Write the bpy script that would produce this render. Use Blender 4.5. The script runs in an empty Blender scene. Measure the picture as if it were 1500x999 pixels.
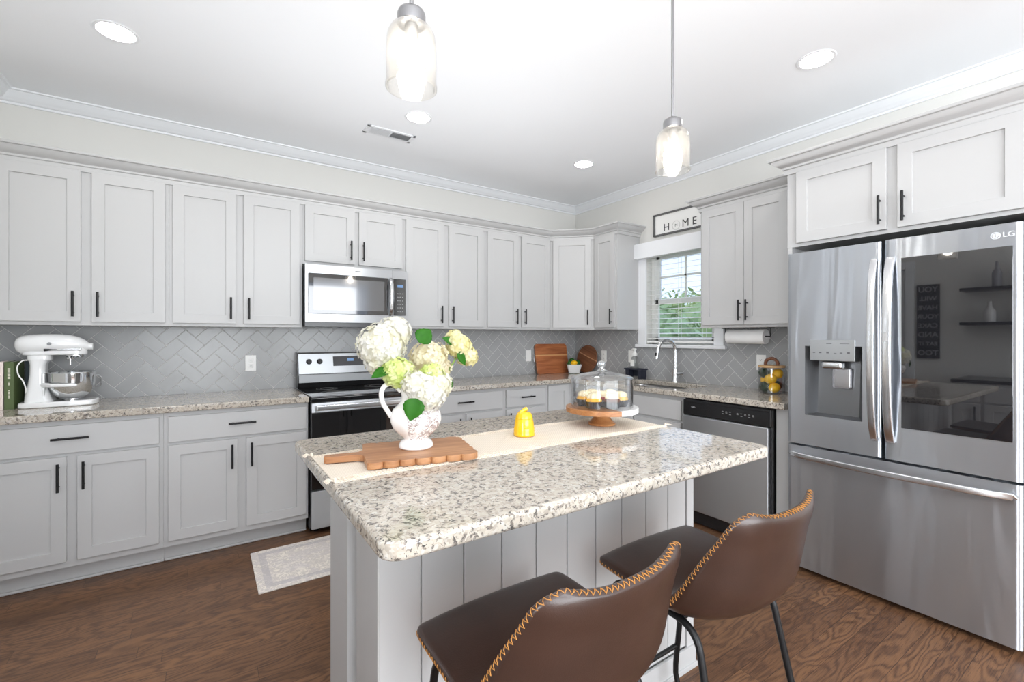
import bpy, bmesh, math, random
from mathutils import Vector, Matrix, noise
R = math.radians
PI = math.pi
random.seed(7)
SC = bpy.context.scene
COL = SC.collection

# ------------------------------------------------------------------ camera, world, light, exposure
cam_d = bpy.data.cameras.new('camera')
cam_d.sensor_width = 36.0
cam_d.lens = 669.91 * 36.0 / 1500.0
cam_d.shift_y = -6.84 / 1500.0
cam_d.clip_start = 0.02
cam = bpy.data.objects.new('camera', cam_d)
cam.location = (0, 0, 1.3081)
cam.rotation_euler = (R(90), 0, R(-33.8906))
COL.objects.link(cam)
SC.camera = cam

SC.view_settings.view_transform = 'Standard'
SC.view_settings.look = 'None'
SC.view_settings.gamma = 1.0
SC.view_settings.use_curve_mapping = False
SC.view_settings.exposure = 0.04
try:
    SC.cycles.use_denoising = True
    SC.cycles.max_bounces = 10
    SC.cycles.diffuse_bounces = 5
    SC.cycles.glossy_bounces = 5
    SC.cycles.transparent_max_bounces = 16
    SC.cycles.transmission_bounces = 6
    SC.cycles.sample_clamp_indirect = 6.0
    SC.cycles.caustics_reflective = False
    SC.cycles.caustics_refractive = False
except Exception:
    pass

world = bpy.data.worlds.new('world')
SC.world = world
world.use_nodes = True
wn = world.node_tree
bg = wn.nodes['Background']
wtc = wn.nodes.new('ShaderNodeTexCoord')
wsep = wn.nodes.new('ShaderNodeSeparateXYZ')
wr = wn.nodes.new('ShaderNodeValToRGB')
wr.color_ramp.elements[0].position = 0.0
wr.color_ramp.elements[0].color = (0.66, 0.75, 0.90, 1)
wr.color_ramp.elements[1].position = 0.45
wr.color_ramp.elements[1].color = (0.55, 0.70, 0.95, 1)
wn.links.new(wtc.outputs['Generated'], wsep.inputs[0])
wn.links.new(wsep.outputs['Z'], wr.inputs[0])
wn.links.new(wr.outputs[0], bg.inputs[0])
bg.inputs[1].default_value = 1.7


def area(name, loc, rot, sx, sy, power, color=(1, 1, 1), spread=180):
    d = bpy.data.lights.new(name, 'AREA')
    d.shape = 'RECTANGLE'
    d.size = sx
    d.size_y = sy
    d.energy = power
    d.color = color
    d.spread = R(spread)
    o = bpy.data.objects.new(name, d)
    o.location = loc
    o.rotation_euler = rot
    COL.objects.link(o)
    return o


# daylight coming in through the big windows of the open room behind the kitchen
area('daylight_rear', (0.9, -3.05, 1.35), (R(90), 0, 0), 3.6, 2.0, 175, (0.955, 0.985, 1.0))
area('daylight_side', (-3.85, -1.8, 1.45), (R(90), 0, R(-90)), 2.2, 2.0, 150, (0.95, 0.98, 1.0))
# unseen lamps added in the side door's panes to streak the fridge steel
for y_ in (1.92, 2.46):
    area('fridge_streak_lamp', (-1.11, y_, 1.15), (R(90), 0, R(-90)), 0.075, 1.7, 4.5, (0.93, 0.97, 1.0))
# unseen fill lamp added over the aisle to brighten the far ceiling
area('aisle_ceiling_fill', (1.1, 2.3, 0.98), (R(180), 0, 0), 1.9, .8, 10, (0.97, 0.985, 1.0), 135)
area('bounced_flash', (0.1, -0.7, 1.05), (R(180), 0, 0), 1.6, 1.0, 60, (0.97, 0.985, 1.0), 140)  # stands in for the photographer's flash bounced beside the camera


# ------------------------------------------------------------------ materials
class G:
    def __init__(s, name):
        s.m = bpy.data.materials.new(name)
        s.m.use_nodes = True
        s.t = s.m.node_tree
        s.b = s.t.nodes['Principled BSDF']
        s.out = s.t.nodes['Material Output']

    def n(s, kind, **kw):
        x = s.t.nodes.new(kind)
        for k, v in kw.items():
            setattr(x, k, v)
        return x

    def link(s, a, b):
        s.t.links.new(a, b)

    def put(s, inp, v):
        if v is None:
            return
        if isinstance(v, bpy.types.NodeSocket):
            s.link(v, inp)
        else:
            inp.default_value = v

    def math(s, op, a, b=None, c=None):
        x = s.n('ShaderNodeMath', operation=op)
        s.put(x.inputs[0], a)
        s.put(x.inputs[1], b)
        s.put(x.inputs[2], c)
        return x.outputs[0]

    def obj(s):
        return s.n('ShaderNodeTexCoord').outputs['Object']

    def sep(s, v):
        x = s.n('ShaderNodeSeparateXYZ')
        s.link(v, x.inputs[0])
        return x.outputs

    def comb(s, x, y, z):
        c = s.n('ShaderNodeCombineXYZ')
        s.put(c.inputs[0], x)
        s.put(c.inputs[1], y)
        s.put(c.inputs[2], z)
        return c.outputs[0]

    def mapping(s, v, scale=(1, 1, 1), rot=(0, 0, 0), loc=(0, 0, 0)):
        x = s.n('ShaderNodeMapping')
        s.link(v, x.inputs[0])
        x.inputs['Scale'].default_value = scale
        x.inputs['Rotation'].default_value = rot
        x.inputs['Location'].default_value = loc
        return x.outputs[0]

    def noise(s, v, scale=5, detail=2, rough=.5, dist=0.0):
        x = s.n('ShaderNodeTexNoise')
        s.put(x.inputs['Vector'], v)
        x.inputs['Scale'].default_value = scale
        x.inputs['Detail'].default_value = detail
        x.inputs['Roughness'].default_value = rough
        x.inputs['Distortion'].default_value = dist
        return x.outputs['Fac']

    def white(s, v):
        x = s.n('ShaderNodeTexWhiteNoise', noise_dimensions='3D')
        s.put(x.inputs[0], v)
        return x.outputs['Value']

    def ramp(s, f, stops, interp='LINEAR'):
        x = s.n('ShaderNodeValToRGB')
        cr = x.color_ramp
        cr.interpolation = interp
        while len(cr.elements) < len(stops):
            cr.elements.new(0.5)
        for e, (p, c) in zip(cr.elements, stops):
            e.position = p
            e.color = c if len(c) == 4 else (c[0], c[1], c[2], 1)
        s.put(x.inputs[0], f)
        return x.outputs[0]

    def mix(s, f, a, b, blend='MIX'):
        x = s.n('ShaderNodeMix', data_type='RGBA', blend_type=blend)
        s.put(x.inputs[0], f)
        s.put(x.inputs[6], a if isinstance(a, bpy.types.NodeSocket) else (a[0], a[1], a[2], 1))
        s.put(x.inputs[7], b if isinstance(b, bpy.types.NodeSocket) else (b[0], b[1], b[2], 1))
        return x.outputs[2]

    def bump(s, h, strength=.2, dist=.002):
        x = s.n('ShaderNodeBump')
        x.inputs['Strength'].default_value = strength
        x.inputs['Distance'].default_value = dist
        s.link(h, x.inputs['Height'])
        s.link(x.outputs[0], s.b.inputs['Normal'])

    def set(s, **kw):
        names = dict(color='Base Color', rough='Roughness', metal='Metallic', ior='IOR', aniso='Anisotropic',
                     coat='Coat Weight', coat_rough='Coat Roughness', sheen='Sheen Weight', trans='Transmission Weight',
                     sss='Subsurface Weight', spec='Specular IOR Level', emit='Emission Color', power='Emission Strength',
                     alpha='Alpha', aniso_rot='Anisotropic Rotation')
        for k, v in kw.items():
            i = s.b.inputs[names[k]]
            if isinstance(v, bpy.types.NodeSocket):
                s.link(v, i)
            elif isinstance(v, tuple):
                i.default_value = (v[0], v[1], v[2], 1)
            else:
                i.default_value = v
        return s


def srgb(r, g, b):
    f = lambda c: (c / 255 / 12.92) if c / 255 <= .04045 else ((c / 255 + .055) / 1.055) ** 2.4
    return (f(r), f(g), f(b))


def plain(name, col, rough=.5, metal=0.0, **kw):
    g = G(name)
    g.set(color=col, rough=rough, metal=metal, **kw)
    return g.m


def painted(name, col, rough=.45, var=.03, scale=30, bump=.04):
    g = G(name)
    o = g.obj()
    f = g.noise(o, scale, 3)
    d = tuple(max(0, c * (1 - var)) for c in col)
    u = tuple(min(1, c * (1 + var)) for c in col)
    g.set(color=g.mix(f, d, u), rough=rough)
    g.bump(g.noise(o, scale * 9, 2), bump, .001)
    return g.m


M = {}
M['cabinet'] = painted('cabinet_paint', srgb(192, 192, 192), .38, .01, 4, .02)
M['wall'] = painted('wall_paint', srgb(222, 221, 217), .7, .01, 5)
M['ceiling'] = painted('ceiling_paint', srgb(246, 248, 251), .85, .005, 5)
M['trim'] = painted('trim_paint', srgb(238, 240, 243), .35, .005, 5, .01)
M['black_metal'] = plain('black_metal', (.018, .018, .019), .38, .6)
M['black_plastic'] = plain('black_plastic', (.012, .012, .013), .22)
M['black_glass'] = plain('black_glass', (.006, .006, .007), .03, coat=1.0)
M['dark_gap'] = plain('dark_recess', (.02, .02, .02), .7)
M['white_plastic'] = plain('white_plastic', srgb(240, 240, 238), .3)
M['white_enamel'] = plain('white_enamel', srgb(238, 239, 240), .12, coat=.6)
M['chrome'] = plain('chrome', (.82, .83, .84), .06, 1.0)
M['nickel'] = plain('brushed_nickel', (.33, .33, .34), .30, 1.0)
M['grout'] = painted('grout', srgb(205, 205, 203), .8)
M['screen'] = plain('display_glow', (.02, .05, .1), .2, emit=(.25, .45, .8), power=.6)


def steel(name, col=(.57, .60, .645), rough=.33, wav=.6, ax=2):
    g = G(name)
    o = g.obj()
    st = g.mapping(o, (60, 60, 1.2) if ax == 2 else (1.2, 1.2, 900))
    fine = g.noise(g.mapping(o, (3, 3, 900)), 1.0, 2)
    waves = g.noise(g.mapping(o, (7, 7, .9)), 1.0, 2, .5, .6)
    g.link(g.comb(0.0, 0.0, 1.0), g.b.inputs['Tangent'])
    g.set(color=col, metal=1.0, rough=g.math('ADD', rough - .03, g.math('MULTIPLY', fine, .06)), aniso=1.0, aniso_rot=.0)
    b = g.n('ShaderNodeBump')
    b.inputs['Strength'].default_value = wav
    b.inputs['Distance'].default_value = .014
    g.link(waves, b.inputs['Height'])
    g.link(b.outputs[0], g.b.inputs['Normal'])
    return g.m


M['steel'] = steel('stainless_steel')
M['steel_flat'] = steel('stainless_panel', (.58, .60, .62), .36, .08)
M['steel_bright'] = plain('stainless_trim', (.68, .69, .70), .22, 1.0)
M['steel_grey'] = plain('grey_metal_paint', (.23, .235, .24), .35, .7)


def granite():
    g = G('granite')
    o = g.obj()
    big = g.noise(o, 9, 3, .6)
    v1 = g.n('ShaderNodeTexVoronoi')
    v1.inputs['Scale'].default_value = 120
    warp = g.n('ShaderNodeVectorMath', operation='ADD')
    nz = g.n('ShaderNodeTexNoise')
    nz.inputs['Scale'].default_value = 60
    nz.inputs['Detail'].default_value = 3
    g.link(o, nz.inputs['Vector'])
    sc = g.n('ShaderNodeVectorMath', operation='SCALE')
    g.link(nz.outputs['Color'], sc.inputs[0])
    sc.inputs['Scale'].default_value = .022
    g.link(o, warp.inputs[0])
    g.link(sc.outputs[0], warp.inputs[1])
    g.link(warp.outputs[0], v1.inputs['Vector'])
    cell = g.sep(v1.outputs['Color'])[0]
    base = g.ramp(cell, [(0, srgb(178, 167, 153)), (.35, srgb(200, 192, 179)), (.62, srgb(186, 176, 162)), (.8, srgb(166, 156, 144)), (1, srgb(208, 204, 196))])
    clus = g.noise(warp.outputs[0], 74, 4, .65)
    fleck = g.ramp(clus, [(.0, (1, 1, 1)), (.41, (1, 1, 1)), (.46, (0, 0, 0)), (1, (0, 0, 0))])
    v2 = g.n('ShaderNodeTexVoronoi')
    v2.inputs['Scale'].default_value = 170
    g.link(warp.outputs[0], v2.inputs['Vector'])
    c2 = g.sep(v2.outputs['Color'])[1]
    fcol = g.ramp(c2, [(0, srgb(52, 48, 48)), (.35, srgb(90, 84, 79)), (.7, srgb(122, 112, 103)), (1, srgb(150, 140, 129))])
    col = g.mix(fleck, base, fcol)
    dk = g.ramp(g.noise(warp.outputs[0], 110, 3, .6), [(0, (1, 1, 1)), (.335, (1, 1, 1)), (.36, (0, 0, 0)), (1, (0, 0, 0))])
    col = g.mix(dk, col, srgb(42, 40, 42))
    col = g.mix(g.math('MULTIPLY', big, .22), col, srgb(188, 184, 178))
    g.set(color=col, rough=.07, spec=.6)
    return g.m


M['granite'] = granite()


def floor_mat():
    g = G('oak_floor')
    x, y, z = g.sep(g.obj())
    W, L = .0826, .95
    row = g.math('FLOOR', g.math('DIVIDE', y, W))
    off = g.math('MULTIPLY', g.white(g.comb(row, 3.3, 0)), 7.0)
    xs = g.math('DIVIDE', g.math('ADD', x, off), L)
    plank = g.math('FLOOR', xs)
    rnd = g.white(g.comb(row, plank, 1.7))
    rnd2 = g.white(g.comb(row, plank, 9.1))
    fy = g.math('SUBTRACT', g.math('DIVIDE', y, W), row)
    fx = g.math('SUBTRACT', xs, plank)
    ey = g.math('MULTIPLY', g.math('MINIMUM', fy, g.math('SUBTRACT', 1, fy)), W)
    ex = g.math('MULTIPLY', g.math('MINIMUM', fx, g.math('SUBTRACT', 1, fx)), L)
    e = g.math('MINIMUM', ex, ey)
    seam = g.ramp(g.math('DIVIDE', e, .004), [(0, (1, 1, 1)), (.15, (1, 1, 1)), (.3, (0, 0, 0)), (1, (0, 0, 0))])
    gv = g.comb(g.math('ADD', g.math('MULTIPLY', x, 1.0), g.math('MULTIPLY', rnd, 40)), g.math('MULTIPLY', y, 1.0), g.math('MULTIPLY', rnd2, 20))
    warp = g.noise(g.mapping(gv, (2.2, 9, 1)), 1.0, 2, .5)
    rings = g.math('SINE', g.math('ADD', g.math('MULTIPLY', warp, 75), g.math('MULTIPLY', y, 130)))
    rings = g.math('MULTIPLY_ADD', rings, .5, .5)
    fine = g.noise(g.mapping(gv, (9, 260, 1)), 1.0, 3, .6)
    col = g.ramp(rnd, [(0, srgb(94, 66, 47)), (.4, srgb(114, 82, 58)), (.75, srgb(130, 94, 66)), (1, srgb(104, 75, 55))])
    dark = g.math('MULTIPLY', g.math('POWER', rings, 2.0), .74)
    col = g.mix(dark, col, srgb(62, 42, 34))
    col = g.mix(g.math('MULTIPLY', g.ramp(fine, [(.35, (0, 0, 0)), (.75, (1, 1, 1))]), .42), col, srgb(146, 106, 76))
    pores = g.noise(g.mapping(gv, (16, 620, 1)), 1.0, 2, .5)
    col = g.mix(g.math('MULTIPLY', g.ramp(pores, [(.34, (1, 1, 1)), (.46, (0, 0, 0))]), .6), col, srgb(52, 35, 27))
    col = g.mix(g.math('MULTIPLY', seam, .75), col, srgb(46, 33, 27))
    g.set(color=col, rough=g.math('MULTIPLY_ADD', fine, .18, .26), spec=.36)
    h = g.math('SUBTRACT', g.math('MULTIPLY', fine, .15), seam)
    g.bump(h, .25, .0012)
    return g.m


M['floor'] = floor_mat()


def tile_mat():
    g = G('glazed_tile')
    o = g.obj()
    f = g.noise(o, 6, 2)
    g.set(color=g.mix(f, srgb(160, 161, 162), srgb(172, 173, 174)), rough=.20, spec=.38)
    g.bump(g.noise(o, 14, 1), .10, .004)
    return g.m


M['tile'] = tile_mat()


def wood(name, light, dark, scale=1.0, rough=.35, axis='x', stripe=None):
    g = G(name)
    o = g.obj()
    s = {'x': (1.5, 22, 22), 'y': (22, 1.5, 22), 'z': (22, 22, 1.5)}[axis]
    n1 = g.noise(g.mapping(o, tuple(k * scale for k in s)), 1.0, 3, .6, .8)
    n2 = g.noise(g.mapping(o, tuple(k * scale * 6 for k in s)), 1.0, 2, .5)
    col = g.mix(g.ramp(n1, [(.3, (0, 0, 0)), (.7, (1, 1, 1))]), dark, light)
    col = g.mix(g.math('MULTIPLY', n2, .25), col, tuple(c * .55 for c in dark))
    if stripe:
        ax, pos, half, c2 = stripe
        c = g.sep(o)[ax]
        m_ = g.math('LESS_THAN', g.math('ABSOLUTE', g.math('SUBTRACT', c, pos)), half)
        col = g.mix(m_, col, c2)
    g.set(color=col, rough=rough)
    return g.m


M['acacia'] = wood('acacia_board', srgb(196, 146, 102), srgb(150, 98, 62), 2.2, .42)
M['walnut'] = wood('reddish_brown_board', srgb(206, 132, 84), srgb(152, 84, 50), 1.4, .35, 'x', (2, .195, .007, srgb(214, 160, 108)))
M['round_wood'] = wood('dark_round_board', srgb(128, 82, 58), srgb(84, 50, 36), 1.5, .35, 'x', (2, .03, .0035, srgb(206, 160, 120)))
M['stand_wood'] = wood('stand_wood', srgb(196, 140, 88), srgb(150, 96, 58), 2.0, .3)
M['pale_wood'] = wood('pale_wood', srgb(222, 184, 136), srgb(190, 146, 98), 2.0, .45)
M['bead_wood'] = wood('brown_bead_wood', srgb(140, 90, 62), srgb(90, 54, 38), 8.0, .45)


def leather():
    g = G('brown_leather')
    o = g.obj()
    f = g.noise(o, 9, 3)
    v = g.n('ShaderNodeTexVoronoi')
    v.inputs['Scale'].default_value = 420
    g.link(o, v.inputs['Vector'])
    g.set(color=g.mix(f, srgb(46, 31, 26), srgb(64, 44, 36)), rough=.30, coat=.2, coat_rough=.25)
    h = g.math('ADD', v.outputs['Distance'], g.math('MULTIPLY', g.noise(o, 14, 3), 6))
    g.bump(h, .10, .0015)
    return g.m


M['leather'] = leather()
M['thread'] = plain('gold_thread', srgb(182, 126, 62), .6)


def fabric(name, c1, c2, scale=260):
    g = G(name)
    o = g.obj()
    x, y, z = g.sep(o)
    w = g.math('MULTIPLY', g.math('SINE', g.math('MULTIPLY', x, scale * 2.2)), g.math('SINE', g.math('MULTIPLY', y, scale * 2.2)))
    f = g.math('MULTIPLY_ADD', w, .5, .5)
    g.set(color=g.mix(f, c1, c2), rough=.95)
    g.bump(f, .6, .002)
    return g.m


M['runner'] = fabric('woven_cotton', srgb(208, 196, 180), srgb(236, 226, 212))


def rug_mat():
    g = G('faded_rug')
    o = g.obj()
    x, y, z = g.sep(o)
    n = g.noise(o, 26, 4, .65, 1.5)
    f = g.ramp(n, [(.40, (0, 0, 0)), (.47, (1, 1, 1)), (.53, (1, 1, 1)), (.6, (0, 0, 0))])
    n2 = g.noise(o, 7, 3, .6, 1.0)
    col = g.mix(g.math('MULTIPLY', f, .45), srgb(252, 244, 234), srgb(176, 168, 166))
    col = g.mix(g.math('MULTIPLY', g.ramp(n2, [(.45, (0, 0, 0)), (.6, (1, 1, 1))]), .5), col, srgb(222, 214, 214))
    bx = g.math('SUBTRACT', 1.15 / 2, g.math('ABSOLUTE', x))
    by = g.math('SUBTRACT', .52 / 2, g.math('ABSOLUTE', y))
    e = g.math('MINIMUM', bx, by)
    band = g.math('LESS_THAN', g.math('ABSOLUTE', g.math('SUBTRACT', e, .055)), .018)
    col = g.mix(g.math('MULTIPLY', band, .4), col, srgb(176, 172, 178))
    g.set(color=col, rough=.95)
    g.bump(g.noise(o, 900, 1), .4, .002)
    return g.m


M['rug'] = rug_mat()


def petals(name, a, b, c=None, scale=22):
    g = G(name)
    o = g.obj()
    f = g.noise(o, scale, 2)
    col = g.mix(g.ramp(f, [(.38, (0, 0, 0)), (.62, (1, 1, 1))]), a, b)
    g.set(color=col, rough=.6, sss=0.0)
    tl = g.n('ShaderNodeBsdfTranslucent')
    g.link(col, tl.inputs[0])
    mx = g.n('ShaderNodeMixShader')
    mx.inputs[0].default_value = .4
    g.link(g.b.outputs[0], mx.inputs[1])
    g.link(tl.outputs[0], mx.inputs[2])
    g.link(mx.outputs[0], g.out.inputs[0])
    return g.m


M['petal_white'] = petals('white_petals', srgb(238, 237, 233), srgb(232, 229, 208))
M['petal_cream'] = petals('cream_petals', srgb(240, 234, 214), srgb(228, 218, 182))
M['petal_green'] = petals('lime_petals', srgb(214, 228, 140), srgb(236, 240, 190))
M['petal_yellow'] = petals('yellow_cream_petals', srgb(240, 236, 200), srgb(228, 220, 158))
g = G('leaf_green')
g.set(color=g.mix(g.noise(g.obj(), 30, 2), srgb(22, 76, 6), srgb(46, 110, 12)), rough=.55, spec=.25)
M['leaf'] = g.m
M['petal_shadow'] = plain('inner_petals', srgb(224, 225, 192), .8)
M['stem'] = plain('green_stem', srgb(130, 160, 70), .5)


def transfer_ware():
    g = G('transferware')
    o = g.obj()
    x, y, z = g.sep(o)
    n = g.noise(o, 30, 3, .6, 2.2)
    ln = g.ramp(n, [(.455, (0, 0, 0)), (.475, (1, 1, 1)), (.5, (1, 1, 1)), (.52, (0, 0, 0))])
    n2 = g.noise(o, 55, 2, .6, 1.5)
    ln2 = g.ramp(n2, [(.50, (0, 0, 0)), (.54, (1, 1, 1))])
    patch = g.ramp(g.noise(o, 15, 1), [(.36, (0, 0, 0)), (.42, (1, 1, 1))])
    side = g.math('GREATER_THAN', g.math('ADD', g.math('MULTIPLY', x, .84), g.math('MULTIPLY', y, -.55)), -.012)
    zb = g.math('MULTIPLY', g.math('GREATER_THAN', z, .03), g.math('LESS_THAN', z, .175))
    f = g.math('MULTIPLY', g.math('MULTIPLY', g.math('MAXIMUM', ln, g.math('MULTIPLY', ln2, .6)), patch), g.math('MULTIPLY', side, zb))
    col = g.mix(g.math('MULTIPLY', f, .9), srgb(243, 241, 239), srgb(104, 68, 62))
    g.set(color=col, rough=.12, coat=.4)
    return g.m


M['pitcher'] = transfer_ware()
M['yellow_glaze'] = plain('yellow_glaze', srgb(238, 186, 12), .15, coat=.5)
M['lemon'] = plain('lemon_skin', srgb(252, 196, 10), .4)
M['lime'] = plain('lime_skin', srgb(38, 92, 34), .35)
M['dark_lime'] = plain('deep_green_lime', srgb(28, 56, 34), .35)
M['orange'] = plain('orange_skin', srgb(236, 96, 46), .4)
M['paper'] = plain('paper_towel', srgb(246, 246, 246), .9)
M['navy'] = plain('navy_wood', srgb(38, 42, 56), .5)
M['frosting'] = plain('cream_frosting', srgb(240, 225, 188), .5)
M['foil'] = plain('dark_wrapper', srgb(58, 62, 70), .35, .4)
M['plate_glare'] = painted('painted_glare', srgb(232, 232, 230), .2, .04, 14)  # pale colour for the window glare on the cake stand's plate
M['sink_steel'] = plain('sink_steel', (.5, .5, .5), .3, 1.0)


def clear_glass(name, tint=(1, 1, 1), refl=1.0, rough=0.02, frost=0.0, fcol=(1, 1, 1)):
    g = G(name)
    t = g.t
    t.nodes.remove(g.b)
    tr = g.n('ShaderNodeBsdfTransparent')
    tr.inputs[0].default_value = (*tint, 1)
    gl = g.n('ShaderNodeBsdfGlossy')
    gl.inputs['Roughness'].default_value = rough
    lw = g.n('ShaderNodeLayerWeight')
    lw.inputs[0].default_value = .5
    fres = g.math('MULTIPLY_ADD', g.math('POWER', lw.outputs['Facing'], 3.0), .9, .05)
    mx = g.n('ShaderNodeMixShader')
    g.link(g.math('MINIMUM', g.math('MULTIPLY', fres, refl), 1.0), mx.inputs[0])
    g.link(tr.outputs[0], mx.inputs[1])
    g.link(gl.outputs[0], mx.inputs[2])
    res = mx.outputs[0]
    if frost > 0:
        tl = g.n('ShaderNodeBsdfTranslucent')
        tl.inputs[0].default_value = (*fcol, 1)
        m2 = g.n('ShaderNodeMixShader')
        m2.inputs[0].default_value = frost
        g.link(res, m2.inputs[1])
        g.link(tl.outputs[0], m2.inputs[2])
        res = m2.outputs[0]
    g.link(res, g.out.inputs[0])
    return g.m


M['glass'] = clear_glass('clear_glass', (.98, .985, .99), 1.25)
M['pane'] = clear_glass('window_glass', (.97, .98, .99), 1.0)
M['seeded'] = clear_glass('lamp_glass', (.98, .97, .95), 1.2, .08, .018, (1, .95, .86))


# ------------------------------------------------------------------ object helpers
def finish(me, smooth=40):
    if smooth:
        for p in me.polygons:
            p.use_smooth = True
        me.set_sharp_from_angle(angle=R(smooth))


def obj(name, bm, mat, parent=None, smooth=40, loc=None, rot=None, **props):
    me = bpy.data.meshes.new(name)
    if isinstance(bm, bmesh.types.BMesh):
        bm.to_mesh(me)
        bm.free()
        finish(me, smooth)
    else:
        me = bm
        me.name = name
    mats = mat if isinstance(mat, (list, tuple)) else [mat]
    me.materials.clear()
    for m_ in mats:
        me.materials.append(M[m_] if isinstance(m_, str) else m_)
    o = bpy.data.objects.new(name, me)
    if parent:
        o.parent = parent
    if loc is not None:
        o.location = loc
    if rot is not None:
        o.rotation_euler = rot
    for k, v in props.items():
        o[k] = v
    COL.objects.link(o)
    if smooth and len(me.polygons) > 6:
        ar = sorted(p.area for p in me.polygons)
        if ar[-1] > 25 * ar[len(ar) // 2]:
            wnm = o.modifiers.new('weighted_normal', 'WEIGHTED_NORMAL')
            wnm.keep_sharp = True
    return o


def thing(name, label, cat, loc=(0, 0, 0), rz=0, group=None, rot=None):
    o = bpy.data.objects.new(name, None)
    o.empty_display_size = .05
    o.location = loc
    o.rotation_euler = rot if rot else (0, 0, rz)
    o['label'] = label
    o['category'] = cat
    if group:
        o['group'] = group
    COL.objects.link(o)
    return o


def struct(name, bm, mat, parent=None, smooth=40, **p):
    o = obj(name, bm, mat, parent, smooth, **p)
    if not parent:
        o['kind'] = 'structure'
    return o


def single(name, label, cat, bm, mat, group=None, smooth=40, loc=None, rot=None):
    o = obj(name, bm, mat, None, smooth, loc, rot)
    o['label'] = label
    o['category'] = cat
    if group:
        o['group'] = group
    return o


def dup(root, loc=None, rz=None, label=None, group=None):
    r = root.copy()
    COL.objects.link(r)
    if loc is not None:
        r.location = loc
    if rz is not None:
        r.rotation_euler = (0, 0, rz)
    if label:
        r['label'] = label
    if group:
        r['group'] = group
    for ch in list(root.children):
        c = ch.copy()
        COL.objects.link(c)
        c.parent = r
        for gch in list(ch.children):
            d = gch.copy()
            COL.objects.link(d)
            d.parent = c
    return r


def BM():
    return bmesh.new()


def box(bm, x0, x1, y0, y1, z0, z1, bev=0.0, seg=2, mi=0, xf=None):
    vs = [bm.verts.new((x, y, z)) for x in (x0, x1) for y in (y0, y1) for z in (z0, z1)]
    idx = [(0, 1, 3, 2), (4, 6, 7, 5), (0, 4, 5, 1), (2, 3, 7, 6), (0, 2, 6, 4), (1, 5, 7, 3)]
    fs = [bm.faces.new([vs[i] for i in f]) for f in idx]
    for f in fs:
        f.material_index = mi
    if bev > 0:
        es = list({e for f in fs for e in f.edges})
        r = bmesh.ops.bevel(bm, geom=es, offset=bev, segments=seg, profile=.5, affect='EDGES')
        for f in r['faces']:
            f.material_index = mi
        vs = list({v for f in r['faces'] for v in f.verts} | {v for v in vs if v.is_valid})
    if xf is not None:
        bmesh.ops.transform(bm, matrix=xf, verts=[v for v in vs if v.is_valid])
    return bm


def lathe(bm, prof, cx=0, cy=0, cz=0, seg=32, axis='z', mi=0, rfun=None, cap=True):
    rings = []
    for (r, z) in prof:
        ring = []
        for i in range(seg):
            a = 2 * PI * i / seg
            rr = r if rfun is None else rfun(r, z, a)
            p = (rr * math.cos(a), rr * math.sin(a), z)
            if axis == 'x':
                p = (p[2], p[0], p[1])
            elif axis == 'y':
                p = (p[0], p[2], p[1])
            ring.append(bm.verts.new((p[0] + cx, p[1] + cy, p[2] + cz)))
        rings.append(ring)
    for a, b in zip(rings, rings[1:]):
        for i in range(seg):
            j = (i + 1) % seg
            f = bm.faces.new((a[i], a[j], b[j], b[i]))
            f.material_index = mi
    if cap:
        for ring, (r, z) in ((rings[0], prof[0]), (rings[-1], prof[-1])):
            if r > 1e-6:
                f = bm.faces.new(ring)
                f.material_index = mi
    return bm


def cyl(bm, x, y, z0, z1, r, seg=24, bev=0.0, axis='z', mi=0):
    if bev:
        prof = [(0.0001, z0), (r - bev, z0), (r - bev * .3, z0 + bev * .3), (r, z0 + bev), (r, z1 - bev), (r - bev * .3, z1 - bev * .3), (r - bev, z1), (0.0001, z1)]
    else:
        prof = [(r, z0), (r, z1)]
    if axis == 'z':
        return lathe(bm, prof, x, y, 0, seg, 'z', mi)
    if axis == 'y':
        return lathe(bm, prof, x, 0, y, seg, 'y', mi)     # x = x, y = z position, range along y
    return lathe(bm, prof, 0, x, y, seg, 'x', mi)         # x = y position, y = z position, range along x


def tube(bm, pts, r, seg=12, closed=False, mi=0, flat=None):
    P = [Vector(p) for p in pts]
    n = len(P)
    rr = r if isinstance(r, (list, tuple)) else [r] * n
    T = []
    for i in range(n):
        if closed:
            t = P[(i + 1) % n] - P[i - 1]
        else:
            t = P[min(i + 1, n - 1)] - P[max(i - 1, 0)]
        T.append(t.normalized())
    up = Vector((0, 0, 1)) if abs(T[0].z) < .9 else Vector((1, 0, 0))
    nrm = (up - T[0] * up.dot(T[0])).normalized()
    rings = []
    for i in range(n):
        if i:
            nrm = (nrm - T[i] * nrm.dot(T[i]))
            nrm = nrm.normalized() if nrm.length > 1e-6 else T[i].orthogonal().normalized()
        bi = T[i].cross(nrm)
        ring = []
        for k in range(seg):
            a = 2 * PI * k / seg
            ca, sa = math.cos(a), math.sin(a)
            if flat:
                ring.append(bm.verts.new(P[i] + nrm * ca * flat[0] + bi * sa * flat[1]))
            else:
                ring.append(bm.verts.new(P[i] + (nrm * ca + bi * sa) * rr[i]))
        rings.append(ring)
    rng = range(n) if closed else range(n - 1)
    for i in rng:
        a, b = rings[i], rings[(i + 1) % n]
        for k in range(seg):
            j = (k + 1) % seg
            f = bm.faces.new((a[k], a[j], b[j], b[k]))
            f.material_index = mi
    if not closed:
        for q in (rings[0], rings[-1]):
            f = bm.faces.new(q)
            f.material_index = mi
    return bm


def fix(bm):
    bmesh.ops.recalc_face_normals(bm, faces=bm.faces)
    return bm


def arc(cx, cy, r, a0, a1, n):
    return [(cx + r * math.cos(a0 + (a1 - a0) * i / n), cy + r * math.sin(a0 + (a1 - a0) * i / n)) for i in range(n + 1)]


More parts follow.
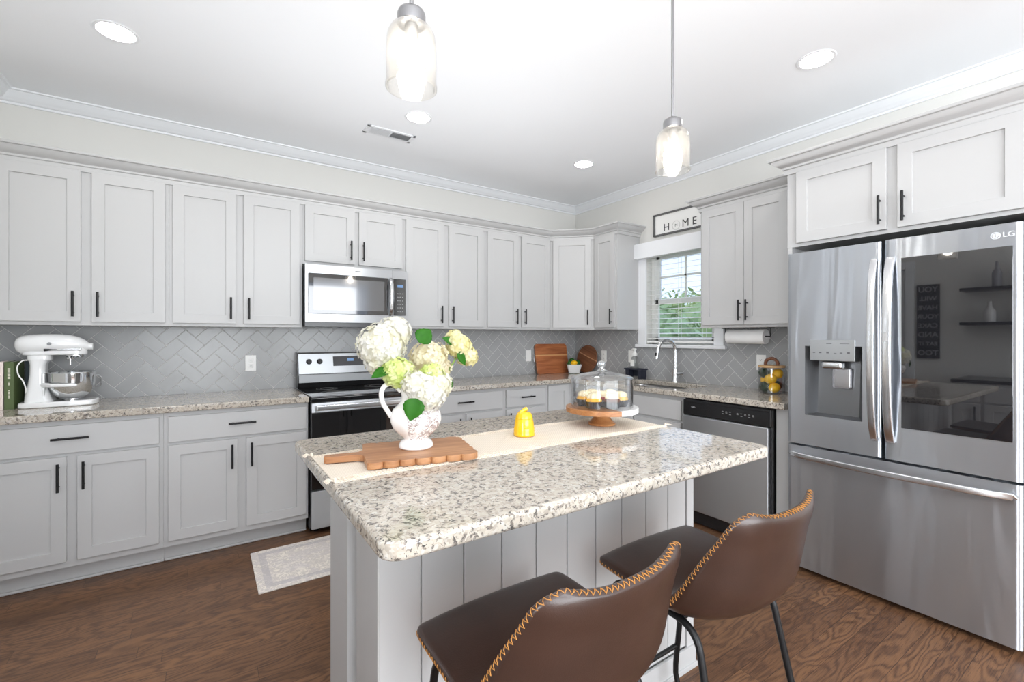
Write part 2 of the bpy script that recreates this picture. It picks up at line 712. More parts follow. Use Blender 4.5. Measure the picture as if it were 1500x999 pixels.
def rrect(x0, x1, y0, y1, r, n=6):
    return (arc(x1 - r, y0 + r, r, -PI / 2, 0, n) + arc(x1 - r, y1 - r, r, 0, PI / 2, n) +
            arc(x0 + r, y1 - r, r, PI / 2, PI, n) + arc(x0 + r, y0 + r, r, PI, 1.5 * PI, n))


def slab(outlines, z0, z1, bev=.002, res=2):
    """filled outline(s) with rounded edges, as a mesh"""
    cu = bpy.data.curves.new('tmp', 'CURVE')
    cu.dimensions = '2D'
    cu.fill_mode = 'BOTH'
    cu.extrude = max((z1 - z0) / 2 - bev, 0)
    cu.bevel_depth = bev
    cu.bevel_resolution = res
    cu.offset = -bev
    for pts in outlines:
        s = cu.splines.new('POLY')
        s.points.add(len(pts) - 1)
        for q, p in zip(s.points, pts):
            q.co = (p[0], p[1], 0, 1)
        s.use_cyclic_u = True
    o = bpy.data.objects.new('tmp', cu)
    COL.objects.link(o)
    dg = bpy.context.evaluated_depsgraph_get()
    me = bpy.data.meshes.new_from_object(o.evaluated_get(dg))
    bpy.data.objects.remove(o)
    me.transform(Matrix.Translation((0, 0, (z0 + z1) / 2)))
    finish(me, 40)
    return me


def text_mesh(s, size, depth=.001, align='CENTER', spacing=1.0, bold=0.0):
    cu = bpy.data.curves.new('tmp', 'FONT')
    cu.body = s
    cu.size = size
    cu.extrude = depth
    cu.align_x = align
    cu.align_y = 'CENTER'
    cu.space_character = spacing
    cu.offset = bold
    o = bpy.data.objects.new('tmp', cu)
    COL.objects.link(o)
    dg = bpy.context.evaluated_depsgraph_get()
    me = bpy.data.meshes.new_from_object(o.evaluated_get(dg))
    bpy.data.objects.remove(o)
    return me


def sweep(path, prof, closed_path=False):
    """profile (p, z) swept along an XY path; p goes to the right of the direction of travel"""
    bm = BM()
    P = [Vector((p[0], p[1])) for p in path]
    n = len(P)
    rings = []
    for i in range(n):
        d0 = (P[i] - P[i - 1]).normalized() if i > 0 else None
        d1 = (P[i + 1] - P[i]).normalized() if i < n - 1 else None
        if d0 is None:
            d0 = d1
        if d1 is None:
            d1 = d0
        n0 = Vector((d0.y, -d0.x))
        n1 = Vector((d1.y, -d1.x))
        m_ = (n0 + n1)
        m_ = m_ / max(m_.dot(n0), .2)
        rings.append([bm.verts.new((P[i].x + m_.x * p, P[i].y + m_.y * p, z)) for p, z in prof])
    k = len(prof)
    for a, b in zip(rings, rings[1:]):
        for i in range(k):
            j = (i + 1) % k
            bm.faces.new((a[i], a[j], b[j], b[i]))
    bm.faces.new(rings[0])
    bm.faces.new(rings[-1][::-1])
    return fix(bm)


# ------------------------------------------------------------------ room shell
XL, XR, YB = -1.005, 3.465, 3.874       # left wall, window wall, long wall
CEIL = 2.745
YR, XG = -3.2, -4.0                      # rear wall and far side of the open room behind
bm = BM()
box(bm, XG - .1, XR + .15, YR - .1, YB + .15, -.1, 0)
struct('floor', bm, 'floor')
bm = BM()
box(bm, XG - .1, XR + .15, YR - .1, YB + .15, CEIL, CEIL + .12)
struct('ceiling', bm, 'ceiling')
bm = BM()
box(bm, XL - .12, XR + .15, YB, YB + .12, 0, CEIL)
struct('wall_back', bm, 'wall')
bm = BM()
box(bm, XL - .12, XL, .2, 1.80, 0, CEIL)
box(bm, XL - .12, XL, 2.60, YB, 0, CEIL)
box(bm, XL - .12, XL, 1.80, 2.60, 2.06, CEIL)
struct('wall_left', bm, 'wall')
bm = BM()
for a, b in ((1.805, 1.88), (1.96, 2.42), (2.50, 2.595)):
    box(bm, XL - .07, XL - .03, a, b, .005, 2.055, .002)
for a, b in ((1.88, 1.96), (2.42, 2.50)):
    box(bm, XL - .07, XL - .03, a, b, .005, .30)
    box(bm, XL - .07, XL - .03, a, b, 2.0, 2.055)
dr_ = struct('streak_door', bm, 'trim')  # unseen door added so its narrow panes put streaks on the fridge
for a, b in ((1.88, 1.96), (2.42, 2.50)):
    bm = BM()
    box(bm, XL - .052, XL - .048, a, b, .30, 2.0)
    obj('pane', bm, 'pane', dr_, 0)
bm = BM()
cyl(bm, 1.86, 1.0, XL - .031, XL + .02, .011, 14, .002, 'x')
cyl(bm, 1.86, 1.0, XL + .018, XL + .05, .026, 20, .006, 'x')
obj('door_handle', bm, 'nickel', dr_)
bm = BM()
box(bm, XL, XL + .018, 1.72, 1.80, 0, 2.14, .002)
box(bm, XL, XL + .018, 2.60, 2.68, 0, 2.14, .002)
box(bm, XL, XL + .018, 1.80, 2.60, 2.06, 2.14, .002)
struct('trim_2', bm, 'trim')
# window wall with its opening
WY0, WY1, WZ0, WZ1 = 2.18, 2.875, 1.235, 2.10
bm = BM()
box(bm, XR, XR + .15, YR, WY0, 0, CEIL)
box(bm, XR, XR + .15, WY1, YB, 0, CEIL)
box(bm, XR, XR + .15, WY0, WY1, 0, WZ0)
box(bm, XR, XR + .15, WY0, WY1, WZ1, CEIL)
struct('wall_right', bm, 'wall')
# the open room behind the camera
bm = BM()
box(bm, XG, -1.2, YR - .1, YR, 0, CEIL)
box(bm, 3.0, XR, YR - .1, YR, 0, CEIL)
box(bm, -1.2, 3.0, YR - .1, YR, 0, .35)
box(bm, -1.2, 3.0, YR - .1, YR, 2.45, CEIL)
struct('wall_rear', bm, 'wall')
bm = BM()
box(bm, XG - .1, XG, YR, -2.9, 0, CEIL)
box(bm, XG - .1, XG, -.7, 3.0, 0, CEIL)
box(bm, XG - .1, XG, -2.9, -.7, 0, .35)
box(bm, XG - .1, XG, -2.9, -.7, 2.45, CEIL)
struct('wall_side', bm, 'wall')
bm = BM()
box(bm, XG, XL - .12, 2.9, 3.0, 0, CEIL)
struct('wall_hall', bm, 'wall')

CROWN = [(0, CEIL - .074), (.010, CEIL - .074), (.012, CEIL - .062), (.018, CEIL - .060), (.022, CEIL - .054),
         (.034, CEIL - .046), (.046, CEIL - .034), (.056, CEIL - .020), (.062, CEIL - .016), (.066, CEIL - .010), (.080, CEIL - .008), (.082, CEIL), (0, CEIL)]
struct('trim_1', sweep([(XL, .2), (XL, YB), (XR, YB), (XR, YR)], CROWN), 'trim')


# herringbone backsplash
def herringbone(rects, plane, u_off, v_off, flip):
    """rects in (u, z); returns tiles mesh on 'plane' facing the room"""
    W = .0762
    g_ = .0011
    s2 = math.sqrt(.5)
    allbm = BM()
    for (u0, u1, z0, z1) in rects:
        bm = BM()
        cu, cz = (u0 + u1) / 2, (z0 + z1) / 2
        N = int((u1 - u0 + z1 - z0) / W) + 6
        # cell coordinates of the rectangle's centre
        a0 = int(((cu - u_off) * s2 + (cz - v_off) * s2) / W)
        b0 = int((-(cu - u_off) * s2 + (cz - v_off) * s2) / W)
        for i in range(a0 - N, a0 + N):
            for j in range(b0 - N, b0 + N):
                m_ = (i - j) % 4
                if m_ == 0:
                    r_ = (i, i + 2, j, j + 1)
                elif m_ == 3:
                    r_ = (i, i + 1, j, j + 2)
                else:
                    continue
                ac, bc = (r_[0] + r_[1]) / 2 * W, (r_[2] + r_[3]) / 2 * W
                uc, zc = (ac - bc) * s2 + u_off, (ac + bc) * s2 + v_off
                if uc < u0 - .12 or uc > u1 + .12 or zc < z0 - .12 or zc > z1 + .12:
                    continue
                rnd = random.Random(i * 7919 + j)
                tl = [rnd.uniform(-.0003, .0003) for _ in range(3)]
                lo, hi = [], []
                for (ca, cb) in ((r_[0], r_[2]), (r_[1], r_[2]), (r_[1], r_[3]), (r_[0], r_[3])):
                    for lst, ins, dep in ((lo, g_, .001), (hi, g_ + .0018, .0045)):
                        a = ca * W + (ins if ca == r_[0] else -ins)
                        b = cb * W + (ins if cb == r_[2] else -ins)
                        k = (1 if ca == r_[0] else -1) * tl[0] + (1 if cb == r_[2] else -1) * tl[1]
                        lst.append(bm.verts.new(((a - b) * s2 + u_off, dep + (k if dep > .002 else 0), (a + b) * s2 + v_off)))
                bm.faces.new(hi)
                for q in range(4):
                    bm.faces.new((lo[q], lo[(q + 1) % 4], hi[(q + 1) % 4], hi[q]))
        for co, no in (((u0, 0, 0), (-1, 0, 0)), ((u1, 0, 0), (1, 0, 0)), ((0, 0, z0), (0, 0, -1)), ((0, 0, z1), (0, 0, 1))):
            bmesh.ops.bisect_plane(bm, geom=bm.verts[:] + bm.edges[:] + bm.faces[:], plane_co=co, plane_no=no, clear_outer=True)
        fix(bm)
        me = bpy.data.meshes.new('t')
        bm.to_mesh(me)
        bm.free()
        allbm.from_mesh(me)
    for v in allbm.verts:
        u, d, z = v.co
        if plane == 'A':
            v.co = (u, YB - .002 - d, z)
        else:
            v.co = (XR - .002 - d, -u, z)
    fix(allbm)
    # faces must look into the room
    for f in allbm.faces:
        nn = f.normal
        if (plane == 'A' and nn.y > 0) or (plane == 'B' and nn.x > 0):
            f.normal_flip()
    return allbm


TZ0, TZ1 = .9145, 1.3715
wa = bpy.data.objects['wall_back']
wb = bpy.data.objects['wall_right']
gb = BM()
box(gb, XL, XR, YB - .0045, YB - .0001, .9, TZ1)
struct('grout_bed', gb, 'grout', wa, 0)
struct('herringbone_tile', herringbone([(XL, XR - .005, .9, TZ1)], 'A', .0, 1.03, False), 'tile', wa, 0)
gb = BM()
RB = [(-YB, -2.964, TZ0, TZ1), (-2.964, -2.096, TZ0, 1.203), (-2.096, -1.335, TZ0, TZ1)]
for (u0, u1, z0, z1) in RB:
    box(gb, XR - .0045, XR - .0001, -u1, -u0, z0, z1)
struct('grout_bed', gb, 'grout', wb, 0)
struct('herringbone_tile', herringbone(RB, 'B', -3.874 + .03, 1.03, True), 'tile', wb, 0)


# ------------------------------------------------------------------ cabinets
def handle_bm(L=.145, vertical=True, r=.006):
    bm = BM()
    h = L / 2
    if vertical:
        cyl(bm, 0, -.030, -h, h, r, 12, .001)
        for s in (-1, 1):
            cyl(bm, 0, s * (h - .024), -.030, 0, .0045, 10, 0, 'y')
    else:
        tmp = BM()
        lathe(bm, [(.0001, -h), (r, -h), (r, h), (.0001, h)], 0, -.030, 0, 12, 'x')
        for s in (-1, 1):
            cyl(bm, s * (h - .024), 0, -.030, 0, .0045, 10, 0, 'y')
        tmp.free()
    return fix(bm)


def shaker_bm(w, h, rail=.057, t=.02):
    """panel door: origin at lower corner of its back, front at y=-t"""
    bm = BM()
    rec = .009
    def ring(a, y, b=None):
        b = a if b is None else b
        return [bm.verts.new(p) for p in ((a, y, b), (w - a, y, b), (w - a, y, h - b), (a, y, h - b))]
    e = .0012
    r0 = ring(0, 0)
    r1 = ring(0, -t + e)
    r2 = ring(e, -t)
    r3 = ring(rail, -t)
    r4 = ring(rail + .0008, -t + .001)
    r5 = ring(rail + .0012, -t + rec)
    for a, b in ((r0, r1), (r1, r2), (r2, r3), (r3, r4), (r4, r5)):
        for i in range(4):
            j = (i + 1) % 4
            bm.faces.new((a[i], a[j], b[j], b[i]))
    bm.faces.new(r5)
    bm.faces.new(r0[::-1])
    # joint lines between stiles and rails
    return fix(bm)


def slabfront_bm(w, h, t=.02):
    bm = BM()
    box(bm, 0, w, -t, 0, 0, h, .0018, 2)
    return bm


def fronts(root, items):
    """items: (kind, x0, x1, z0, z1, handle)   handle: None | ('v', x, zc) | ('h', xc, zc)"""
    for (kind, x0, x1, z0, z1, hd) in items:
        w, h = x1 - x0, z1 - z0
        if kind == 'door':
            d = obj('door', shaker_bm(w, h), 'cabinet', root, 30, (x0, 0, z0))
        else:
            d = obj('drawer' if kind == 'drawer' else 'front_panel', slabfront_bm(w, h), 'cabinet', root, 30, (x0, 0, z0))
        if hd:
            obj('handle', handle_bm(.145, hd[0] == 'v'), 'black_metal', d, 40, (hd[1] - x0, -.02, hd[2] - z0))


def cabinet(name, label, origin, rz, w, z0, z1, depth, items, toe=False, cat='cabinet', group=None):
    root = thing(name, label, cat, (origin[0], origin[1], 0), rz, group)
    bm = BM()
    if toe:
        box(bm, 0, w, 0, depth, .105, z1)
        box(bm, 0, w, .075, depth, .0, .105)
    else:
        box(bm, 0, w, 0, depth, z0, z1)
        # recessed underside lip
    obj('body', bm, 'cabinet', root, 30)
    if toe:
        q = BM()
        box(q, 0, w, .060, .075, 0, .016, .006, 3)
        obj('shoe_trim', q, 'cabinet', root, 40)
    fronts(root, items)
    return root


UF = 3.57       # face of the long wall's upper cabinets
UT = 2.287
UB = 1.372
D0, D1 = 1.392, 2.257
hz = D0 + .028 + .0725
NINE = R(-90)


def updoors(pairs, side, z0=D0, z1=D1, X0=0):
    out = []
    for (a, b), s in zip(pairs, side):
        hx = b - .030 if s == 'r' else a + .030
        out.append(('door', a - X0, b - X0, z0, z1, ('v', hx - X0, z0 + .028 + .0725)))
    return out


dA = YB - .004 - UF
cabinet('upper_cabinet', 'grey two-door upper cabinet at the far end of the long wall, above the stand mixer', (-1.004, UF), 0, .818, UB, UT, dA,
        updoors([(-.934, -.590), (-.544, -.204)], 'rl', X0=-1.004))
cabinet('upper_cabinet', 'grey two-door upper cabinet between the mixer cabinet and the microwave', (-.185, UF), 0, .767, UB, UT, dA,
        updoors([(-.166, .173), (.217, .562)], 'rl', X0=-.185))
cabinet('upper_cabinet', 'short grey two-door upper cabinet mounted directly above the microwave', (.583, UF), 0, .755, 1.83, UT, dA,
        updoors([(.597, .946), (.978, 1.319)], 'rl', z0=1.852, X0=.583))
cabinet('upper_cabinet', 'grey two-door upper cabinet just past the microwave, behind the white flowers', (1.339, UF), 0, .764, UB, UT, dA,
        updoors([(1.353, 1.692), (1.737, 2.075)], 'rl', X0=1.339))
cabinet('upper_cabinet', 'grey two-door upper cabinet beside the angled corner cabinet', (2.104, UF), 0, .751, UB, UT, dA,
        updoors([(2.122, 2.462), (2.499, 2.838)], 'rl', X0=2.104))
# angled corner cabinet
cc = thing('corner_cabinet', 'angled single-door grey upper cabinet set across the corner above the cutting boards', 'cabinet', (2.856, 3.569, 0), R(-45))
bm = BM()
poly = [(2.856, 3.569), (3.16, 3.265), (3.461, 3.265), (3.461, YB - .004), (2.856, YB - .004)]
rot = Matrix.Rotation(R(45), 4, 'Z')
vs0 = [rot @ Vector((p[0] - 2.856, p[1] - 3.569, UB)) for p in poly]
lo = [bm.verts.new(v) for v in vs0]
hi = [bm.verts.new((v.x, v.y, UT)) for v in vs0]
bm.faces.new(lo)
bm.faces.new(hi)
for i in range(5):
    bm.faces.new((lo[i], lo[(i + 1) % 5], hi[(i + 1) % 5], hi[i]))
obj('body', fix(bm), 'cabinet', cc, 30)
fronts(cc, [('door', .030, .400, D0, D1, ('v', .370, hz))])
XB = 3.16
cabinet('upper_cabinet', 'narrow single-door grey upper cabinet between the corner cabinet and the window', (XB, 3.264), NINE, .304, UB, UT, 3.461 - XB,
        [('door', .022, .282, D0, D1, ('v', .252, hz))])
cabinet('upper_cabinet', 'grey upper cabinet with two touching doors above the paper towel holder', (XB, 2.104), NINE, .764, UB, UT, 3.461 - XB,
        [('door', .020, .343, D0, D1, ('v', .321, hz)), ('door', .346, .640, D0, D1, ('v', .374, hz))])
# cabinet over the fridge
XF = 2.86
cabinet('fridge_cabinet', 'deep grey two-door cabinet directly above the stainless refrigerator', (XF, 1.336), NINE, 1.0, 1.828, UT, 3.461 - XF,
        [('door', .055, .477, 1.847, D1, ('v', .453, 1.945)), ('door', .521, .945, 1.847, D1, ('v', .548, 1.945))])
for (y0, y1, lb) in ((1.311, 1.335, 'tall grey end panel between the refrigerator and the dishwasher run'), (.337, .361, 'tall grey end panel on the far side of the refrigerator')):
    bm = BM()
    box(bm, XF, 3.461, y0, y1, .0, 1.827, .001)
    single('end_panel', lb, 'panel', bm, 'cabinet')

# cabinet crown mouldings
CC = [(0, 2.255), (.010, 2.255), (.012, 2.282), (.020, 2.286), (.021, 2.296), (.026, 2.300), (.036, 2.304), (.050, 2.314), (.060, 2.326),
      (.064, 2.334), (.076, 2.336), (.080, 2.343), (.080, 2.348), (0, 2.348)]
# bottom band sits proud of the face so it covers the door tops' reveal
single('cabinet_crown_molding', 'long grey crown molding along the uppers, turning across the corner to the window', 'molding',
       sweep([(XL + .001, UF - .001), (2.856, UF - .001), (3.159, 3.264), (3.159, 2.959), (3.4645, 2.959)], CC), 'cabinet')
single('cabinet_crown_molding', 'short grey crown molding on the two-door cabinet beside the window', 'molding',
       sweep([(3.4645, 2.105), (3.159, 2.105), (3.159, 1.437)], CC), 'cabinet')
CF = [(p, z + .003) for p, z in CC]
single('cabinet_crown_molding', 'grey crown molding on the deep cabinet above the refrigerator', 'molding',
       sweep([(3.4645, 1.337), (XF - .001, 1.337), (XF - .001, .334), (3.4645, .334)], CF), 'cabinet')

# base cabinets, long wall
BF = 3.27
dB = YB - .004 - BF
Z0, Z1, DR0, DR1 = .140, .684, .703, .848


def base_items(X0, dr, doors, sides):
    it = []
    if dr:
        it.append(('drawer', dr[0] - X0, dr[1] - X0, DR0, DR1, ('h', (dr[0] + dr[1]) / 2 - X0, .782)))
    for (a, b), s in zip(doors, sides):
        hx = b - .028 if s == 'r' else a + .028
        it.append(('door', a - X0, b - X0, Z0, Z1, ('v', hx - X0, Z1 - .028 - .0725)))
    return it


cabinet('base_cabinet', 'grey base cabinet with one drawer and two doors under the stand mixer', (-1.004, BF), 0, .809, 0, .874, dB,
        base_items(-1.004, (-.938, -.214), [(-.938, -.595), (-.554, -.214)], 'rl'), True)
cabinet('base_cabinet', 'grey base cabinet with one drawer and two doors, on the mixer side of the range', (-.194, BF), 0, .762, 0, .874, dB,
        base_items(-.194, (-.173, .555), [(-.173, .166), (.213, .555)], 'rl'), True)
cabinet('base_cabinet', 'grey drawer-and-door base cabinet just past the range, behind the pitcher of flowers', (1.345, BF), 0, .761, 0, .874, dB,
        base_items(1.345, (1.366, 2.088), [(1.366, 1.705), (1.745, 2.088)], 'rl'), True)
cabinet('base_cabinet', 'narrow grey base cabinet with one drawer over one door, second past the range', (2.107, BF), 0, .456, 0, .874, dB,
        base_items(2.107, (2.129, 2.546), [(2.129, 2.546)], 'l'), True)
cabinet('corner_base_cabinet', 'grey corner base cabinet with a plain full-height panel door, below the cutting boards', (2.564, BF), 0, .897, 0, .874, dB,
        [('door', .018, .262, Z0, .86, None)], True)
BX = 2.865
cabinet('sink_base_cabinet', 'grey sink cabinet with a plain false drawer front below the faucet', (BX, 3.268), NINE, 1.236, 0, .874, .045,
        [('panel', .33, 1.211, DR0 - .003, .844, None), ('door', .33, .760, Z0, Z1 - .005, ('v', .735, .58)), ('door', .781, 1.211, Z0, Z1 - .005, ('v', .806, .58))], True)
bm = BM()
box(bm, BX, 3.461, 1.336, 1.402, .105, .874)
box(bm, BX + .07, 3.461, 1.336, 1.402, 0, .105)
single('filler_panel', 'narrow grey vertical filler panel between the dishwasher and the refrigerator', 'panel', bm, 'cabinet', None, 30)

# ------------------------------------------------------------------ countertops
single('countertop', 'speckled granite countertop under the stand mixer, ending at the range', 'countertop',
       slab([[(XL + .001, 3.225), (.566, 3.225), (.566, YB - .007), (XL + .001, YB - .007)]], .875, .914, .006, 3), 'granite')
sink_c = (3.13, 2.48)
sk = rrect(2.925, 3.325, 2.13, 2.83, .06, 8)
single('countertop', 'L-shaped speckled granite countertop running from the range round the corner to the refrigerator', 'countertop',
       slab([[(1.346, 3.225), (2.818, 3.225), (2.818, 1.3365), (XR - .007, 1.3365), (XR - .007, YB - .007), (1.346, YB - .007)], sk], .875, .914, .006, 3), 'granite')

# sink bowl
bm = BM()
prof = []
n = len(sk)
rings = []
for (ins, z) in ((-.012, .872), (0.004, .872), (.006, .86), (.012, .70), (.035, .685), (.12, .682)):
    ring = []
    for (x, y) in rrect(2.925 + ins, 3.325 - ins, 2.13 + ins, 2.83 - ins, max(.06 - ins, .02), 8):
        ring.append(bm.verts.new((x, y, z)))
    rings.append(ring)
for a, b in zip(rings, rings[1:]):
    for i in range(n):
        bm.faces.new((a[i], a[(i + 1) % n], b[(i + 1) % n], b[i]))
bm.faces.new(rings[-1])
sink = single('sink', 'stainless undermount sink set into the granite below the window', 'sink', fix(bm), 'sink_steel')
bm = BM()
lathe(bm, [(.0001, .6845), (.03, .6845), (.04, .6835), (.042, .6825)], 3.13, 2.48, 0, 20)
obj('drain', bm, 'chrome', sink)

# faucet
fx, fy = 3.385, 2.50
fa = thing('faucet', 'chrome gooseneck pull-down faucet standing behind the sink', 'faucet', (fx, fy, .9142))
bm = BM()
lathe(bm, [(.0001, 0), (.030, 0), (.030, .006), (.025, .012), (.0235, .115), (.0165, .122), (.0001, .122)], 0, 0, 0, 24)
obj('base', bm, 'chrome', fa)
bm = BM()
pts = [(0, 0, .10), (0, 0, .18), (0, 0, .275)]
dx, dy = -.93, .25
ra = .092
for i in range(1, 15):
    a = PI * i / 14 * .97
    q = ra - ra * math.cos(a)
    pts.append((dx * q, dy * q, (.275 + ra * math.sin(a) * .94)))
tube(bm, pts, .0150, 14)
obj('spout', fix(bm), 'chrome', fa)
bm = BM()
e = Vector(pts[-1])
d = (Vector(pts[-1]) - Vector(pts[-2])).normalized()
tube(bm, [e - d * .005, e + d * .02, e + d * .05, e + d * .085], [.0155, .0165, .018, .0185], 14)
sp = obj('spray_head', fix(bm), 'chrome', fa)
bm = BM()
c = e + d * .045 + Vector((-.0175, 0, 0))
box(bm, c.x - .003, c.x + .003, c.y - .007, c.y + .007, c.z - .016, c.z + .016, .002)
obj('spray_button', bm, 'black_plastic', sp)
bm = BM()
tube(bm, [(0, -.015, .070), (0, -.045, .072), (-.004, -.085, .080)], [.015, .0145, .010], 12)
obj('handle', fix(bm), 'chrome', fa)

# ------------------------------------------------------------------ window
wf = BM()
# casing and sill belong to window_1
box(wf, XR - .018, XR - .0005, WY1, 2.964, 1.235, 2.16, .002)
box(wf, XR - .018, XR - .0005, 2.096, WY0, 1.235, 2.16, .002)
box(wf, XR - .018, XR - .0005, WY0, WY1, 2.08, 2.16, .002)
win = struct('window_1', wf, 'trim')
bm = BM()
box(bm, XR - .040, XR + .10, 2.070, 2.985, 1.205, 1.2345, .004)
obj('window_sill', bm, 'trim', win)
bm = BM()
box(bm, XR + .001, XR + .10, WY1 - .001, WY1 + .0, 1.235, 2.1)
fr = BM()
Xf0, Xf1 = XR + .07, XR + .12
box(fr, Xf0, Xf1, WY0, WY0 + .035, WZ0, WZ1, .002)
box(fr, Xf0, Xf1, WY1 - .035, WY1, WZ0, WZ1, .002)
box(fr, Xf0, Xf1, WY0, WY1, WZ0, WZ0 + .03, .002)
box(fr, Xf0, Xf1, WY0, WY1, WZ1 - .03, WZ1, .002)
obj('window_frame', fr, 'white_plastic', win)
bm.free()
for nm, z0, z1, xo in (('lower_sash', WZ0 + .03, 1.65, 0.0), ('upper_sash', 1.61, WZ1 - .03, .022)):
    s_ = BM()
    a, b = WY0 + .035, WY1 - .035
    x0, x1 = Xf0 + .003 + xo, Xf0 + .025 + xo
    box(s_, x0, x1, a, a + .04, z0, z1, .002)
    box(s_, x0, x1, b - .04, b, z0, z1, .002)
    box(s_, x0, x1, a, b, z0, z0 + .04, .002)
    box(s_, x0, x1, a, b, z1 - .04, z1, .002)
    if nm == 'upper_sash':
        yy = (a + b) / 2
        box(s_, x0 + .006, x1 - .006, yy - .009, yy + .009, z0, z1)
        zz = (z0 + z1) / 2 + .02
        box(s_, x0 + .006, x1 - .006, a, b, zz - .009, zz + .009)
    so = obj(nm, s_, 'white_plastic', win)
    p_ = BM()
    box(p_, (x0 + x1) / 2 - .002, (x0 + x1) / 2 + .002, a + .03, b - .03, z0 + .03, z1 - .03)
    obj('pane', p_, 'pane', so, 0)

# blind
bl = thing('window_blind', 'white two-inch slatted blind hanging in the window over the sink', 'blind', (XR + .02, (WY0 + WY1) / 2, 1.245))
hw = (WY1 - WY0) / 2 - .006
bm = BM()
box(bm, -.022, .028, -hw, hw, .80, .85, .002)
obj('head_rail', bm, 'white_plastic', bl)
for k in range(17):
    bm = BM()
    z = .045 + k * .0447
    xf = Matrix.Translation((0, 0, z)) @ Matrix.Rotation(R(-9), 4, 'Y')
    box(bm, -.024, .024, -hw, hw, -.0014, .0014, .0006, 1, 0, xf)
    obj('slat', bm, 'white_plastic', bl)
bm = BM()
box(bm, -.024, .024, -hw, hw, .004, .022, .003)
obj('bottom_rail', bm, 'white_plastic', bl)
for y in (-.24, 0, .24):
    bm = BM()
    tube(bm, [(-.024, y, .02), (-.024, y, .82)], .0011, 6)
    tube(bm, [(.024, y, .02), (.024, y, .82)], .0011, 6)
    obj('ladder_cord', bm, 'white_plastic', bl)
bm = BM()
tube(bm, [(-.03, hw - .05, .82), (-.032, hw - .05, .30)], .003, 8)
obj('tilt_wand', bm, 'glass', bl)
bm = BM()
box(bm, 3.385, XR - .019, 2.094, 2.966, 2.035, 2.176, .004)
single('window_valance', 'plain white box valance mounted across the top of the kitchen window', 'valance', bm, 'trim')

# sign above the window
sg = thing('wall_sign', 'framed white HOME sign hanging on the wall above the window', 'sign', (XR - .001, 2.505, 2.3245), NINE)
bm = BM()
box(bm, -.262, .262, -.010, 0, -.087, .087)
obj('panel', bm, 'white_plastic', sg)
bm = BM()
for a in ((-.277, .277, .086, .100), (-.277, .277, -.100, -.086), (-.277, -.262, -.1, .1), (.262, .277, -.1, .1)):
    box(bm, a[0], a[1], -.024, 0, a[2], a[3], .001)
obj('frame', bm, plain('grey_frame', srgb(92, 92, 92), .5), sg)
txtm = plain('sign_ink', srgb(66, 66, 66), .6)
for ch, x, sz in (('H', -.139, .094), ('M', .057, .094), ('E', .144, .094), ('M', -.038, .034)):
    me = text_mesh(ch, sz, .0006)
    o = obj('lettering', me, txtm, sg, loc=(x, -.011, -.035), rot=(R(90), 0, 0))
bm = BM()
for k in range(26):
    a = 2 * PI * k / 26
    c_ = Vector((-.038 + .036 * math.cos(a), -.0112, -.035 + .036 * math.sin(a)))
    tube(bm, [c_, c_ + Vector((math.cos(a + 1.1) * .009, -.0004, math.sin(a + 1.1) * .009))], .0011, 5)
obj('wreath', bm, plain('wreath_grey', srgb(150, 150, 146), .7), sg)


# outlets and switches
def outlet(label, loc, rz, slots=True):
    t = thing('wall_outlet' if slots else 'light_switch', label, 'outlet' if slots else 'switch', loc, rz)
    bm = BM()
    box(bm, -.035, .035, -.006, 0, -.058, .058, .0025)
    obj('cover_plate', bm, 'white_plastic', t)
    if slots:
        for s in (-1, 1):
            bm = BM()
            box(bm, -.016, .016, -.0085, -.005, s * .021 - .013, s * .021 + .013, .004)
            q = obj('receptacle', bm, 'white_plastic', t)
            bm = BM()
            for x in (-.006, .006):
                box(bm, x - .001, x + .001, -.0092, -.008, s * .021 - .004, s * .021 + .005)
            cyl(bm, 0, s * .021 - .008, -.0092, -.008, .002, 8, 0, 'y')
            obj('slots', bm, 'dark_gap', q)
    else:
        bm = BM()
        box(bm, -.015, .015, -.0095, -.005, -.032, .032, .002)
        obj('rocker', bm, 'white_plastic', t)
    return t


outlet('white outlet plate on the herringbone tile beside the range', (.281, YB - .0072, 1.111), 0)
outlet('white switch plate on the herringbone tile beside the rectangular board', (2.802, YB - .0072, 1.106), 0, False)
outlet('white outlet plate on the tile directly behind the cake dome knob', (XR - .0072, 3.423, 1.103), NINE)
outlet('white switch plate on the tile behind the soap bottle', (XR - .0072, 3.056, 1.113), NINE, False)
outlet('white outlet plate on the tile behind the jar of citrus', (XR - .0072, 1.80, 1.112), NINE)


# ------------------------------------------------------------------ range
rg = thing('range', 'freestanding stainless electric range with black glass top and oven door', 'stove', (.575, 3.22, 0))
RW = .762 - .004
bm = BM()
box(bm, .002, RW, .03, .64, .02, .905, .002)
for x in (.05, RW - .05):
    for y in (.08, .58):
        cyl(bm, x, y, 0, .03, .018, 12)
obj('body', bm, 'black_plastic', rg)
bm = BM()
box(bm, .0, RW + .002, -.012, .60, .900, .914, .005)
box(bm, .0, RW + .002, -.014, .02, .872, .902, .004)
ck = obj('cooktop', bm, 'black_glass', rg)
bm = BM()
for (x, y, r_) in ((.19, .15, .10), (.57, .16, .075), (.19, .42, .075), (.57, .42, .10)):
    for rr in (r_, r_ * .62):
        pts = [(x + rr * math.cos(2 * PI * k / 40), y + rr * math.sin(2 * PI * k / 40), .9142) for k in range(40)]
        tube(bm, pts, .0008, 4, True)
obj('burner_rings', bm, plain('burner_grey', (.12, .12, .12), .4), ck)
